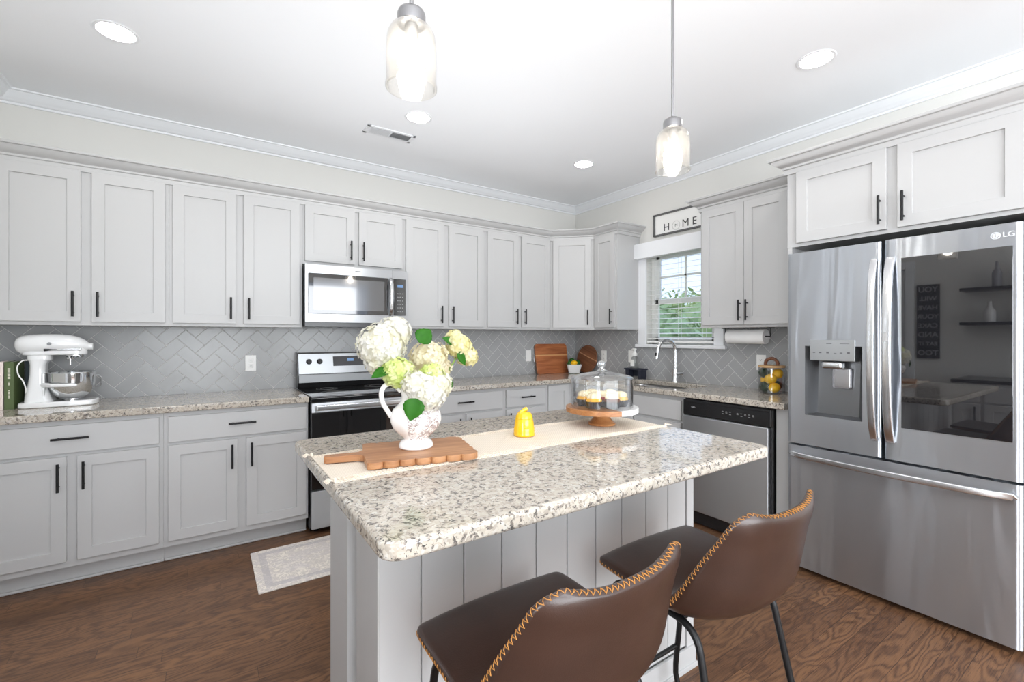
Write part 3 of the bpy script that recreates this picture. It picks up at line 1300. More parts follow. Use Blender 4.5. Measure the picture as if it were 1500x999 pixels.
# oven door
bm = BM()
box(bm, .004, RW, -.010, .03, .298, .806, .003)
od = obj('oven_door', bm, 'black_glass', rg)
bm = BM()
box(bm, .004, RW, -.013, .03, .807, .868, .003)
obj('door_trim', bm, 'steel_flat', od)
bm = BM()
box(bm, .030, RW - .028, -.050, -.030, .822, .856, .006, 3)
for x in (.045, RW - .045):
    box(bm, x - .01, x + .01, -.032, -.012, .828, .850)
obj('handle', bm, 'steel_bright', od)
bm = BM()
box(bm, .004, RW, -.010, .03, .040, .288, .004)
obj('drawer', bm, 'steel_flat', rg)
# backguard
bm = BM()
poly = [(.640, .915), (.555, .915), (.535, .960), (.530, 1.018), (.572, 1.183), (.640, 1.183)]
vs = [[bm.verts.new((x, y, z)) for y, z in poly] for x in (.006, RW - .002)]
bm.faces.new(vs[0])
bm.faces.new(vs[1][::-1])
for i in range(6):
    bm.faces.new((vs[0][i], vs[1][i], vs[1][(i + 1) % 6], vs[0][(i + 1) % 6]))
bgd = obj('backguard', fix(bm), 'black_plastic', rg)
tilt = math.atan2(.042, .165)
face = Matrix.Translation((0, .5295, 1.018)) @ Matrix.Rotation(-tilt, 4, 'X')
bm = BM()
box(bm, .012, RW - .008, -.004, .002, .004, .160, .002, 2, 0, face)
obj('control_panel', bm, 'steel_flat', bgd)
bm = BM()
box(bm, .012, RW - .008, .525, .532, .955, 1.014, .002)
obj('vent_strip', bm, 'steel_grey', bgd)
bm = BM()
box(bm, .262, .515, -.0065, -.003, .058, .135, .001, 1, 0, face)
dsp = obj('display', bm, plain('display_dark', (.05, .05, .055), .12), bgd)
bm = BM()
box(bm, .37, .42, -.0072, -.006, .095, .118, 0, 1, 0, face)
obj('clock_digits', bm, 'screen', dsp)
for x in (.086, .163, .60, .675):
    bm = BM()
    lathe(bm, [(.0001, 0), (.021, 0), (.021, .004), (.019, .006), (.0175, .020), (.015, .023), (.0001, .023)], 0, 0, 0, 22)
    box(bm, -.004, .004, -.016, .016, .020, .027, .002)
    bmesh.ops.transform(bm, matrix=face @ Matrix.Translation((x, -.004, .097)) @ Matrix.Rotation(R(90), 4, 'X'), verts=bm.verts)
    obj('knob', bm, 'black_plastic', bgd)

# ------------------------------------------------------------------ microwave
mw = thing('microwave', 'stainless over-the-range microwave hanging above the stove', 'microwave', (.585, 3.48, 0))
bm = BM()
box(bm, .002, .751, .022, YB - .008 - 3.48, 1.376, 1.822, .003)
obj('body', bm, 'black_plastic', mw)
bm = BM()
box(bm, 0, .753, .0, .022, 1.409, 1.822, .003)
fp = obj('door', bm, 'steel_flat', mw)
bm = BM()
box(bm, .020, .594, -.0035, .001, 1.470, 1.758, .003)
obj('window', bm, plain('microwave_glass', (.035, .035, .037), .05, coat=1.0, spec=1.0, metal=.35), fp)
bm = BM()
box(bm, .055, .565, -.0042, -.003, 1.50, 1.728, .0)
obj('window_screen', bm, plain('microwave_mesh', (.13, .13, .135), .10, coat=1.0, spec=1.0, metal=.35), fp)
bm = BM()
box(bm, .630, .632, -.0015, .003, 1.409, 1.822)
obj('door_gap', bm, 'dark_gap', fp)
bm = BM()
pts = [(.612, -.004, 1.472), (.612, -.022, 1.487), (.612, -.040, 1.53), (.612, -.049, 1.60), (.612, -.049, 1.64), (.612, -.040, 1.71), (.612, -.022, 1.742), (.612, -.004, 1.757)]
tube(bm, pts, .01, 14, False, 0, (.008, .014))
obj('handle', fix(bm), 'steel_bright', fp)
bm = BM()
box(bm, .636, .736, -.0035, .001, 1.470, 1.758, .002)
cp = obj('control_panel', bm, 'black_glass', mw)
bm = BM()
box(bm, .668, .715, -.0045, -.003, 1.690, 1.712)
obj('clock_display', bm, 'screen', cp)
bm = BM()
for r_ in range(6):
    for c_ in range(3):
        box(bm, .668 + c_ * .019, .676 + c_ * .019, -.0042, -.003, 1.500 + r_ * .028, 1.506 + r_ * .028)
obj('keypad', bm, plain('key_print', (.35, .35, .35), .5), cp)
bm = BM()
box(bm, .345, .385, -.0012, .0005, 1.788, 1.795, .002)
obj('emblem', bm, plain('emblem_grey', (.25, .25, .26), .4), fp)
bm = BM()
for k in range(9):
    box(bm, .06 + k * .072, .10 + k * .072, .08, .14, 1.3745, 1.377)
obj('underside_vents', bm, 'steel_grey', mw)

# ------------------------------------------------------------------ dishwasher
dw = thing('dishwasher', 'stainless dishwasher with a black control strip under the sink-side counter', 'dishwasher', (2.82, 2.022, 0), NINE)
bm = BM()
box(bm, .004, .612, .03, .60, .10, .868, .002)
box(bm, .01, .606, .07, .55, .0, .10)
obj('body', bm, 'black_plastic', dw)
bm = BM()
box(bm, .004, .612, -.004, .03, .758, .864, .008, 3)
box(bm, .012, .604, -.006, .0, .848, .866, .003)
cp = obj('control_strip', bm, 'black_plastic', dw)
bm = BM()
for k, x in enumerate((.30, .325, .35, .40, .425, .45, .475, .50)):
    box(bm, x, x + .012, -.0055, -.004, .800 + (k % 2) * .008, .803 + (k % 2) * .008)
    box(bm, x, x + .010, -.0055, -.004, .816, .8185)
obj('button_print', bm, plain('button_print', (.3, .3, .3), .5), cp)
bm = BM()
lathe(bm, [(.0001, -.0055), (.016, -.005), (.017, -.004)], .085, 0, .818, 20, 'y')
for v in bm.verts:
    v.co.z = .818 + (v.co.z - .818) * .35
obj('emblem', bm, 'steel_bright', cp)
bm = BM()
box(bm, .004, .596, -.004, .03, .098, .754, .006, 3)
obj('door_panel', bm, 'steel_flat', dw)
bm = BM()
box(bm, .006, .610, .02, .07, .012, .095, .002)
obj('kick_plate', bm, 'black_plastic', dw)

# ------------------------------------------------------------------ refrigerator
fg = thing('refrigerator', 'large stainless french-door refrigerator with bottom freezer drawer and black glass panel', 'refrigerator', (2.75, 1.287, 0), NINE)
FW = .906
bm = BM()
box(bm, .004, FW - .004, .105, .70, .025, 1.755, .004)
box(bm, .03, .10, .02, .14, 1.755, 1.775, .004)
box(bm, FW - .10, FW - .03, .02, .14, 1.755, 1.775, .004)
for x in (.06, FW - .06):
    cyl(bm, x, .16, 0, .03, .02, 12)
    cyl(bm, x, .62, 0, .03, .02, 12)
obj('body', bm, 'steel_grey', fg)
bm = BM()
box(bm, .01, FW - .01, .07, .12, .004, .035)
obj('kick_grille', bm, 'black_plastic', fg)


def door_slab(x0, x1, z0, z1, holes=()):
    """fridge door front with softly rounded long edges, front at y=0; holes cut in the xz face"""
    bm = BM()
    t = .10
    def yprof(x):
        e = min(x - x0, x1 - x)
        rr = .022
        if e >= rr:
            return 0.0
        q = (rr - e) / rr
        return rr * .62 * (1 - math.sqrt(max(0, 1 - q * q)))
    xs = [x0 + .022 * (1 - math.cos(PI / 2 * k / 6)) for k in range(7)]
    xs += [x1 - (x - x0) for x in xs[::-1]]
    zs = [z0, z1]
    for h in holes:
        xs += [h[0], h[1]]
        zs += [h[2], h[3]]
    xs = sorted(set(round(v, 6) for v in xs))
    zs = sorted(set(round(v, 6) for v in zs))
    gr = {}
    for i, x in enumerate(xs):
        for j, z in enumerate(zs):
            gr[i, j] = bm.verts.new((x, yprof(x), z))
    for i in range(len(xs) - 1):
        for j in range(len(zs) - 1):
            mx, mz = (xs[i] + xs[i + 1]) / 2, (zs[j] + zs[j + 1]) / 2
            if any(h[0] < mx < h[1] and h[2] < mz < h[3] for h in holes):
                continue
            bm.faces.new((gr[i, j], gr[i + 1, j], gr[i + 1, j + 1], gr[i, j + 1]))
    n, k = len(xs) - 1, len(zs) - 1
    loop = [gr[i, 0] for i in range(n + 1)] + [gr[n, j] for j in range(1, k + 1)] + [gr[i, k] for i in range(n - 1, -1, -1)] + [gr[0, j] for j in range(k - 1, 0, -1)]
    back = [bm.verts.new((v.co.x, t, v.co.z)) for v in loop]
    m_ = len(loop)
    for i in range(m_):
        bm.faces.new((loop[i], loop[(i + 1) % m_], back[(i + 1) % m_], back[i]))
    bm.faces.new(back)
    return fix(bm)


DH = (.093, .358, .877, 1.256)
ld = obj('door', door_slab(.002, .436, .712, 1.774, [DH]), 'steel', fg)
rd = obj('door', door_slab(.448, .904, .712, 1.776), 'steel', fg)
fz = obj('freezer_drawer', door_slab(.002, .904, .028, .700), 'steel', fg)
# dispenser recess
bm = BM()
x0, x1, z0, z1 = DH
dep = .088
outer = [bm.verts.new(p) for p in ((x0, 0, z0), (x1, 0, z0), (x1, 0, z1), (x0, 0, z1))]
inner = [bm.verts.new(p) for p in ((x0 + .035, dep * .75, z0 + .010), (x1 - .035, dep * .75, z0 + .010), (x1 - .035, dep, z1 - .03), (x0 + .035, dep, z1 - .03))]
for i in range(4):
    bm.faces.new((outer[i], outer[(i + 1) % 4], inner[(i + 1) % 4], inner[i]))
bm.faces.new(inner)
for f in bm.faces:
    if f.calc_center_median().y < 0:
        f.normal_flip()
ds = obj('water_dispenser', fix(bm), plain('dispenser_grey', (.20, .205, .215), .32, .75), ld, 20)
bm = BM()
box(bm, .119, .329, -.006, .055, 1.178, 1.289, .003)
dp = obj('control_panel', bm, plain('panel_grey', (.42, .43, .44), .28, .85), ds)
bm = BM()
for k, x in enumerate((.135, .165, .20, .235, .262, .295)):
    box(bm, x, x + .012, -.0068, -.005, 1.218, 1.221 + (k % 3) * .003)
box(bm, .20, .225, -.0068, -.005, 1.268, 1.2715)
box(bm, .262, .305, -.0068, -.005, 1.268, 1.2705)
obj('icons', bm, plain('icon_print', (.12, .12, .13), .5), dp)
bm = BM()
box(bm, .172, .268, .0, .05, 1.135, 1.176, .012, 3)
obj('nozzle', bm, 'steel_bright', ds)
bm = BM()
box(bm, .205, .290, .058, .066, 1.030, 1.140, .01, 3)
obj('paddle', bm, plain('paddle_grey', (.5, .5, .52), .25, .8), ds)


def bow(x, z0, z1, xo=0.0, n=16, dep=.062, lift=.0):
    pts = []
    for i in range(n + 1):
        t = i / n
        d_ = .012 + (dep - .012) * (math.sin(PI * t) ** .55)
        pts.append((x + xo * math.sin(PI * t), -d_, z0 + (z1 - z0) * t))
    return pts


def bar(bm, pts, wx, wy):
    rings = []
    for i, p in enumerate(pts):
        p = Vector(p)
        t = (Vector(pts[min(i + 1, len(pts) - 1)]) - Vector(pts[max(i - 1, 0)])).normalized()
        side = Vector((1, 0, 0)) if abs(t.x) < .7 else Vector((0, 0, 1))
        side = (side - t * side.dot(t)).normalized()
        up = t.cross(side)
        ring = []
        for (a, b) in rrect(-wx / 2, wx / 2, -wy / 2, wy / 2, min(wx, wy) * .3, 3):
            ring.append(bm.verts.new(p + side * a + up * b))
        rings.append(ring)
    m_ = len(rings[0])
    for a, b in zip(rings, rings[1:]):
        for i in range(m_):
            bm.faces.new((a[i], a[(i + 1) % m_], b[(i + 1) % m_], b[i]))
    bm.faces.new(rings[0])
    bm.faces.new(rings[-1][::-1])
    return fix(bm)


HM = plain('handle_steel', (.70, .71, .73), .26, 1.0)
h1 = bar(BM(), [(.410, -.004, .800)] + bow(.410, .812, 1.672) + [(.410, -.004, 1.684)], .032, .018)
obj('handle', h1, HM, ld)
h2 = bar(BM(), [(.474, -.004, .800)] + bow(.474, .812, 1.672) + [(.474, -.004, 1.684)], .036, .018)
h2 = obj('handle', h2, HM, rd)
bm = BM()
box(bm, .466, .482, -.075, -.070, 1.285, 1.325, .002)
obj('door_sensor', bm, plain('sensor_grey', (.45, .45, .45), .3), h2)
pts = []
for i in range(19):
    t = i / 18
    d_ = .014 + .045 * (math.sin(PI * t) ** .5)
    pts.append((.032 + .842 * t, -d_, .652))
h3 = bar(BM(), [(.026, -.002, .652)] + pts + [(.880, -.002, .652)], .030, .018)
obj('handle', h3, HM, fz)
bm = BM()
box(bm, .514, .877, -.0035, .01, .872, 1.681, .002)
obj('glass_panel', bm, plain('tinted_glass', (.010, .010, .012), .015, coat=1.0, spec=.9), rd)
lg = text_mesh('LG', .030, .0005, 'LEFT', 1.0, .0004)
logo_m = plain('logo_silver', srgb(225, 228, 232), .35, .3)
obj('logo_letters', lg, logo_m, rd, loc=(.846, -.0012, 1.729), rot=(R(90), 0, 0))
bm = BM()
lathe(bm, [(.0001, -.0022), (.0145, -.0022), (.0155, -.0005)], .826, 0, 1.729, 24, 'y')
lm = obj('logo_disc', bm, logo_m, rd)
bm = BM()
pts = [(.826 + .010 * math.cos(a), -.0026, 1.729 + .010 * math.sin(a)) for a in [R(20 + 290 * k / 20) + R(40) for k in range(21)]]
tube(bm, pts, .0009, 5)
tube(bm, [(.826, -.0026, 1.735), (.826, -.0026, 1.724), (.831, -.0026, 1.724)], .0009, 5)
obj('logo_mark', bm, plain('logo_grey', (.2, .2, .21), .4), lm)

# ------------------------------------------------------------------ island
IX0, IX1, IY0, IY1 = .352, 1.612, 1.122, 1.625
isl = thing('kitchen_island', 'grey kitchen island base clad in vertical beadboard under the granite top', 'island', (0, 0, 0))
bm = BM()
box(bm, IX0 + .034, IX1 - .004, IY0 + .004, IY1, .105, .874)
box(bm, IX0 + .034, IX1 - .004, IY0 + .004, IY1 - .07, 0, .105)
obj('body', bm, 'cabinet', isl, 30)
# beadboard front: planks with dark V grooves
bm = BM()
seams = [IX0 + .001, .466, .590, .714, .838, .962, 1.087, 1.212, 1.338, 1.463, 1.572]
for a, b in zip(seams, seams[1:]):
    box(bm, a + .0016, b - .0016, IY0 - .008, IY0 + .004, .09, .8745, .0018, 1)
obj('beadboard', bm, 'cabinet', isl, 30)
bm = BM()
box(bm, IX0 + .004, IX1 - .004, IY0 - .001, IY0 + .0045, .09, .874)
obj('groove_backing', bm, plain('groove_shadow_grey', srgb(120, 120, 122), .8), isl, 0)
bm = BM()
box(bm, 1.576, IX1 + .006, IY0 - .012, IY0 + .05, .0, .8745, .002)
obj('corner_post', bm, 'cabinet', isl)
# end panel on the side seen at the left
bm = BM()
box(bm, IX0, IX0 + .034, IY0 - .006, IY0 + .105, .0, .8745, .002)
obj('corner_post', bm, 'cabinet', isl)
bm = BM()
box(bm, IX0 + .006, IX0 + .034, IY0 + .105, IY0 + .205, .0, .8745, .001)
obj('side_board', bm, 'cabinet', isl)
bm = BM()
box(bm, IX0 + .001, IX0 + .034, IY0 + .285, IY1 + .002, .105, .8745, .001)
box(bm, IX0 + .001, IX0 + .034, IY0 + .285, IY1 - .07, .0, .105, .001)
obj('side_panel', bm, 'cabinet', isl)
bm = BM()
box(bm, IX0 - .008, IX0 + .004, IY0 - .006, IY1 - .07, 0, .085, .002)
box(bm, IX0 - .012, IX0 - .008, IY0 - .010, IY1 - .07, 0, .02, .002)
box(bm, IX0 - .008, IX1 + .010, IY0 - .020, IY0 - .008, 0, .085, .002)
box(bm, IX0 - .012, IX1 + .014, IY0 - .026, IY0 - .018, 0, .02, .002)
box(bm, IX1 - .004, IX1 + .010, IY0 - .014, IY1 - .07, 0, .085, .002)
obj('base_trim', bm, 'cabinet', isl)
for (a, b, s) in ((.372, .770, 'r'), (.786, 1.184, 'l'), (1.200, 1.598, 'r')):
    d = obj('door', shaker_bm(b - a, .54), 'cabinet', isl, 30, (b, IY1 + .0005, .14), (0, 0, PI))
    obj('handle', handle_bm(.145), 'black_metal', d, 40, (.03 if s == 'l' else b - a - .03, -.02, .44))
    d = obj('drawer', slabfront_bm(b - a, .145), 'cabinet', isl, 30, (b, IY1 + .0005, .70), (0, 0, PI))
    obj('handle', handle_bm(.145, False), 'black_metal', d, 40, ((b - a) / 2, -.02, .075))
single('island_countertop', 'large rectangular speckled granite top with rounded corners on the island', 'countertop',
       slab([rrect(.278, 1.695, .842, 1.905, .045, 8)], .875, .914, .010, 4), 'granite')


# ------------------------------------------------------------------ bar stools
def catmull(P, n):
    out = []
    m_ = len(P) - 1
    for i in range(m_):
        p0, p1, p2, p3 = P[max(i - 1, 0)], P[i], P[i + 1], P[min(i + 2, m_)]
        for k in range(n):
            t = k / n
            out.append(tuple(.5 * ((2 * b) + (-a + c) * t + (2 * a - 5 * b + 4 * c - d_) * t * t + (-a + 3 * b - 3 * c + d_) * t ** 3)
                             for a, b, c, d_ in zip(p0, p1, p2, p3)))
    out.append(tuple(P[-1]))
    return out


# rows: centre y, centre z, edge y, edge z, half width, thickness
ROWS = [(.238, .622, .224, .622, .185, .022), (.230, .634, .218, .634, .203, .034), (.19, .638, .185, .638, .212, .042), (.06, .628, .06, .632, .214, .044),
        (-.04, .618, -.02, .632, .216, .050), (-.115, .632, -.062, .655, .218, .056), (-.165, .672, -.098, .705, .216, .050),
        (-.192, .735, -.135, .770, .207, .038), (-.208, .800, -.168, .825, .197, .030), (-.218, .838, -.188, .862, .188, .028), (-.224, .858, -.200, .880, .172, .025), (-.227, .869, -.210, .889, .145, .022)]


def stool(label, loc, rz):
    t = thing('bar_stool', label, 'stool', loc, rz, None)
    rows = catmull(ROWS, 5)
    nu = 26
    I, O = [], []
    for (cy, cz, ey, ez, w, th) in rows:
        row = []
        for j in range(nu + 1):
            u = -1 + 2 * j / nu
            k = abs(u) ** 2.2
            row.append(Vector((u * w, cy + (ey - cy) * k, cz + (ez - cz) * k)))
        I.append(row)
    nr = len(I)
    for i in range(nr):
        th = rows[i][5]
        row = []
        for j in range(nu + 1):
            a = I[min(i + 1, nr - 1)][j] - I[max(i - 1, 0)][j]
            b = I[i][min(j + 1, nu)] - I[i][max(j - 1, 0)]
            nn = a.cross(b).normalized()
            if nn.dot(Vector((0, -.5, -1))) < 0:
                nn = -nn
            u = -1 + 2 * j / nu
            tt = th * (1 - .45 * abs(u) ** 6)
            row.append(I[i][j] + nn * tt)
        O.append(row)
    loop = [(i, 0) for i in range(nr)] + [(nr - 1, j) for j in range(1, nu + 1)] + [(i, nu) for i in range(nr - 2, -1, -1)] + [(0, j) for j in range(nu - 1, 0, -1)]

    def outward(i, j):
        v = Vector((0, 0, 0))
        if j == 0:
            v += (I[i][0] - I[i][1]).normalized()
        if j == nu:
            v += (I[i][nu] - I[i][nu - 1]).normalized()
        if i == 0:
            v += (I[0][j] - I[1][j]).normalized()
        if i == nr - 1:
            v += (I[nr - 1][j] - I[nr - 2][j]).normalized()
        return v.normalized()

    def rim(i, j, th, k=1.0):
        a, b = I[i][j], O[i][j]
        m_ = (a + b) / 2
        h = (a - b) / 2
        return m_ + h * math.cos(th) * k + outward(i, j) * h.length * math.sin(th) * k

    split = 4 * 5       # row where seat ends and back begins
    bm = BM()
    VI = [[bm.verts.new(p) for p in row] for row in I]
    VO = [[bm.verts.new(p) for p in row] for row in O]
    for i in range(nr - 1):
        for j in range(nu):
            bm.faces.new((VI[i][j], VI[i][j + 1], VI[i + 1][j + 1], VI[i + 1][j]))
            bm.faces.new((VO[i][j], VO[i + 1][j], VO[i + 1][j + 1], VO[i][j + 1]))
    ns = 5
    R_ = []
    for (i, j) in loop:
        R_.append([VI[i][j]] + [bm.verts.new(rim(i, j, PI * q / ns)) for q in range(1, ns)] + [VO[i][j]])
    for a in range(len(loop)):
        A, B = R_[a], R_[(a + 1) % len(loop)]
        for q in range(ns):
            bm.faces.new((A[q], B[q], B[q + 1], A[q + 1]))
    fix(bm)
    # cut into the seat cushion and the backrest shell along one row
    seat = bm.copy()
    cut_i = I[split][nu // 2]
    pl = Vector((0, cut_i.y, 0))
    nvec = Vector((0, -1, .15)).normalized()
    bmesh.ops.bisect_plane(seat, geom=seat.verts[:] + seat.edges[:] + seat.faces[:], plane_co=pl + Vector((0, 0, .62)), plane_no=nvec, clear_outer=True)
    bmesh.ops.bisect_plane(bm, geom=bm.verts[:] + bm.edges[:] + bm.faces[:], plane_co=pl + Vector((0, 0, .62)), plane_no=nvec, clear_inner=True)
    obj('seat', seat, 'leather', t, 60)
    obj('backrest', bm, 'leather', t, 60)
    # zigzag stitching along the rim
    dense = []
    for a in range(len(loop)):
        (i, j), (i2, j2) = loop[a], loop[(a + 1) % len(loop)]
        hl = (I[i][j] - O[i][j]).length / 2
        da = min(.0062 / hl, R(62))
        dense.append((rim(i, j, R(106) - da, 1.05), rim(i, j, R(106) + da, 1.05), rim(i, j, R(106), 1.07)))
    # resample by arc length
    L = [0]
    for a in range(len(dense)):
        p, q = dense[a], dense[(a + 1) % len(dense)]
        L.append(L[-1] + ((p[0] + p[1]) / 2 - (q[0] + q[1]) / 2).length)
    tot = L[-1]
    cnt = int(tot / .0066) // 2 * 2
    pts = []
    a = 0
    for k in range(cnt):
        s = tot * k / cnt
        while L[a + 1] < s:
            a += 1
        f = (s - L[a]) / max(L[a + 1] - L[a], 1e-9)
        p, q = dense[a], dense[(a + 1) % len(dense)]
        side = k % 2
        pts.append(p[side].lerp(q[side], f))
        s2 = s + tot / cnt / 2
        b = a
        while b < len(dense) - 1 and L[b + 1] < s2:
            b += 1
        f2 = min((s2 - L[b]) / max(L[b + 1] - L[b], 1e-9), 1)
        pts.append(dense[b][2].lerp(dense[(b + 1) % len(dense)][2], f2))
    sb = BM()
    tube(sb, pts, .0010, 5, True)
    obj('stitching', sb, 'thread', t, 60)
    # black tube frame: two closed side loops and cross bars
    for s in (-1, 1):
        fb = BM()
        x0, x1 = s * .178, s * .205

        def corner(p, c, q, r_, n=6):
            p, c, q = Vector(p), Vector(c), Vector(q)
            a_, b_ = c + (p - c).normalized() * r_, c + (q - c).normalized() * r_
            return [a_.lerp(c, k / n).lerp(c.lerp(b_, k / n), k / n) for k in range(n + 1)]
        A = (x0, .185, .578)
        B = (x1, .262, .010)
        C_ = (x1, -.215, .010)
        D = (x0, -.095, .568)
        pts = corner(D, A, B, .06) + corner(A, B, C_, .12) + corner(B, C_, D, .10) + corner(C_, D, A, .06)
        # straight runs get extra points
        full = []
        for k in range(len(pts)):
            p, q = pts[k], pts[(k + 1) % len(pts)]
            full.append(p)
            if (q - p).length > .08:
                for w in range(1, 4):
                    full.append(p.lerp(q, w / 4))
        tube(fb, full, .0095, 12, True)
        obj('leg', fix(fb), 'black_metal', t)
    fb = BM()
    tube(fb, [(-.196, .238, .20), (.196, .238, .20)], .008, 10)
    obj('footrest', fb, 'black_metal', t)
    fb = BM()
    tube(fb, [(-.180, .12, .570), (.180, .12, .570)], .007, 10)
    tube(fb, [(-.180, -.04, .564), (.180, -.04, .564)], .007, 10)
    obj('under_seat_frame', fb, 'black_metal', t)
    return t


s1 = stool('brown leather bar stool with gold zigzag stitching, nearer the pitcher end of the island', (.630, .797, 0), R(1.5))
s2 = dup(s1, (1.212, .795, 0), R(0), 'brown leather bar stool with gold zigzag stitching, nearer the refrigerator')

# ------------------------------------------------------------------ ceiling fittings
for (x, y, lb) in ((-.348, 2.836, 'round white recessed ceiling light above the stand mixer counter'),
                   (1.164, 2.834, 'round white recessed ceiling light beside the air vent'),
                   (2.625, 2.835, 'round white recessed ceiling light nearest the angled corner cabinet'),
                   (2.634, 1.091, 'round white recessed ceiling light above the refrigerator front')):
    t = thing('recessed_light', lb, 'ceiling light', (x, y, CEIL), 0)
    bm = BM()
    lathe(bm, [(.070, -.0005), (.074, -.004), (.086, -.004), (.090, -.0005)], 0, 0, 0, 40, cap=False)
    obj('trim_ring', bm, 'trim', t)
    bm = BM()
    lathe(bm, [(.0001, -.002), (.071, -.002)], 0, 0, 0, 40, cap=False)
    obj('diffuser', bm, plain('light_diffuser', (1, 1, 1), .5, emit=(1, .98, .94), power=60.0), t, 0)

vt = thing('air_vent', 'white slotted rectangular air vent in the ceiling', 'vent', (1.088, 3.174, CEIL), 0)
bm = BM()
for a in ((-.172, .172, -.066, -.044), (-.172, .172, .044, .066), (-.172, -.148, -.066, .066), (.148, .172, -.066, .066), (-.008, .008, -.05, .05)):
    box(bm, a[0], a[1], a[2], a[3], -.007, -.0002, .002)
obj('frame', bm, 'trim', vt)
bm = BM()
for h in (0, 1):
    for k in range(13):
        x = -.143 + h * .152 + k * .0112
        xf = Matrix.Translation((x, 0, -.008)) @ Matrix.Rotation(R(38 if h else -38), 4, 'Y')
        box(bm, -.0006, .0006, -.044, .044, -.005, .007, 0, 1, 0, xf)
obj('louvers', bm, 'trim', vt)
bm = BM()
box(bm, -.15, .15, -.046, .046, -.0012, -.0004)
obj('duct_opening', bm, plain('duct_grey', srgb(120, 120, 122), .8), vt)


def pendant(label, x, y):
    t = thing('pendant_light', label, 'pendant light', (x, y, CEIL), 0)
    zb = 1.945 - CEIL
    bm = BM()
    lathe(bm, [(.0001, -.001), (.06, -.001), (.058, -.014), (.012, -.022), (.0001, -.022)], 0, 0, 0, 28)
    obj('canopy', bm, 'nickel', t)
    bm = BM()
    cyl(bm, 0, 0, zb + .20, -.01, .0055, 12)
    obj('rod', bm, 'nickel', t)
    bm = BM()
    lathe(bm, [(.0055, .210), (.016, .206), (.033, .196), (.036, .188), (.036, .164), (.033, .162), (.0001, .162)], 0, 0, zb, 28)
    obj('cap', bm, 'nickel', t)
    bm = BM()
    prof = [(.033, .163), (.040, .160), (.052, .150), (.060, .134), (.0630, .112), (.0630, .010), (.0655, .006), (.0650, .0), (.0590, .0), (.0600, .012), (.0605, .112), (.0575, .132), (.050, .147), (.039, .156), (.032, .159)]
    lathe(bm, prof, 0, 0, zb, 40, cap=False)
    obj('glass_shade', bm, 'seeded', t)
    bm = BM()
    cyl(bm, 0, 0, zb + .118, zb + .162, .017, 20, .002)
    obj('socket', bm, 'nickel', t)
    bm = BM()
    lathe(bm, [(.0001, .030), (.014, .033), (.026, .042), (.034, .060), (.032, .078), (.021, .098), (.013, .118), (.0001, .119)], 0, 0, zb, 28)
    obj('bulb', bm, plain('bulb_glow', (1, 1, 1), .4, emit=(1, .95, .87), power=42.0), t)
    return t


pendant('clear glass jar pendant light hanging above the pitcher end of the island', .441, 1.12)
pendant('clear glass jar pendant light hanging above the refrigerator end of the island', 1.50, 1.12)


# ------------------------------------------------------------------ things on the island
CT = .9142
# runner with textured border and corner tassels
RT = CT + .0035
rn = thing('table_runner', 'cream woven cotton runner lying along the island top', 'table runner', (.98, 1.445, CT))
bm = BM()
nx, ny = 120, 26
hx, hy = .692, .166
V = []
for i in range(nx + 1):
    row = []
    for j in range(ny + 1):
        x, y = -hx + 2 * hx * i / nx, -hy + 2 * hy * j / ny
        w = .004 * math.sin(x * 9) + .0025 * math.sin(x * 23 + 1)
        z = .0026 + .0008 * noise.noise(Vector((x * 14, y * 14, 0)))
        row.append(bm.verts.new((x, y + w * (1 if abs(j - ny / 2) > ny * .3 else .4), z)))
    V.append(row)
for i in range(nx):
    for j in range(ny):
        bm.faces.new((V[i][j], V[i + 1][j], V[i + 1][j + 1], V[i][j + 1]))
ex = bmesh.ops.extrude_face_region(bm, geom=bm.faces[:])
for v in [q for q in ex['geom'] if isinstance(q, bmesh.types.BMVert)]:
    v.co.z = .0003
obj('cloth', fix(bm), 'runner', rn)
bm = BM()
for j in range(3):
    for s in (-1, 1):
        yb = s * (hy - .010 - j * .011)
        pts = []
        for i in range(241):
            x = -hx + .006 + (2 * hx - .012) * i / 240
            w = .004 * math.sin(x * 9) + .0025 * math.sin(x * 23 + 1)
            pts.append((x, yb + w + .0026 * (1 if i % 2 else -1), .0036))
        tube(bm, pts, .0013, 5)
obj('woven_border', bm, 'runner', rn)
for sx in (-1, 1):
    for sy in (-1, 1):
        bm = BM()
        base = Vector((sx * (hx - .002), sy * (hy - .006), .004))
        lathe(bm, [(.0001, -.008), (.005, -.004), (.005, .004), (.0001, .008)], base.x, base.y, base.z + .003, 10)
        for k in range(16):
            a = R(-34 + 68 * k / 15)
            L_ = .036 + random.uniform(-.004, .004)
            dxx = sx * math.cos(a) * L_
            dyy = math.sin(a) * L_
            off = .003 if sx < 0 else .0
            tube(bm, [base, base + Vector((dxx * .5, dyy * .5, .006)), base + Vector((dxx * .75, dyy, .0035 if sx > 0 else .001))], .0012, 5)
        obj('tassel', bm, 'runner', rn)

# scalloped serving board
sb_t = .020
bz = CT + .0055
brd = thing('serving_board', 'scalloped brown wooden serving board with a handle under the pitcher', 'board', (.580, 1.425, bz), R(-13))
out = []
x0, x1, y0, y1 = -.165, .165, -.122, .122
nS = 7
# front edge scallops left to right
st = (x1 - x0) / nS


def scal(ax, a, b, fixed, sgn, n):
    pts = []
    L_ = (b - a) / n
    for k in range(n):
        for q in range(0, 9):
            th = PI * q / 8
            u = a + L_ * (k + .5) - math.cos(th) * L_ / 2
            v = fixed + sgn * math.sin(th) * .012
            pts.append((u, v) if ax == 'x' else (v, u))
    return pts


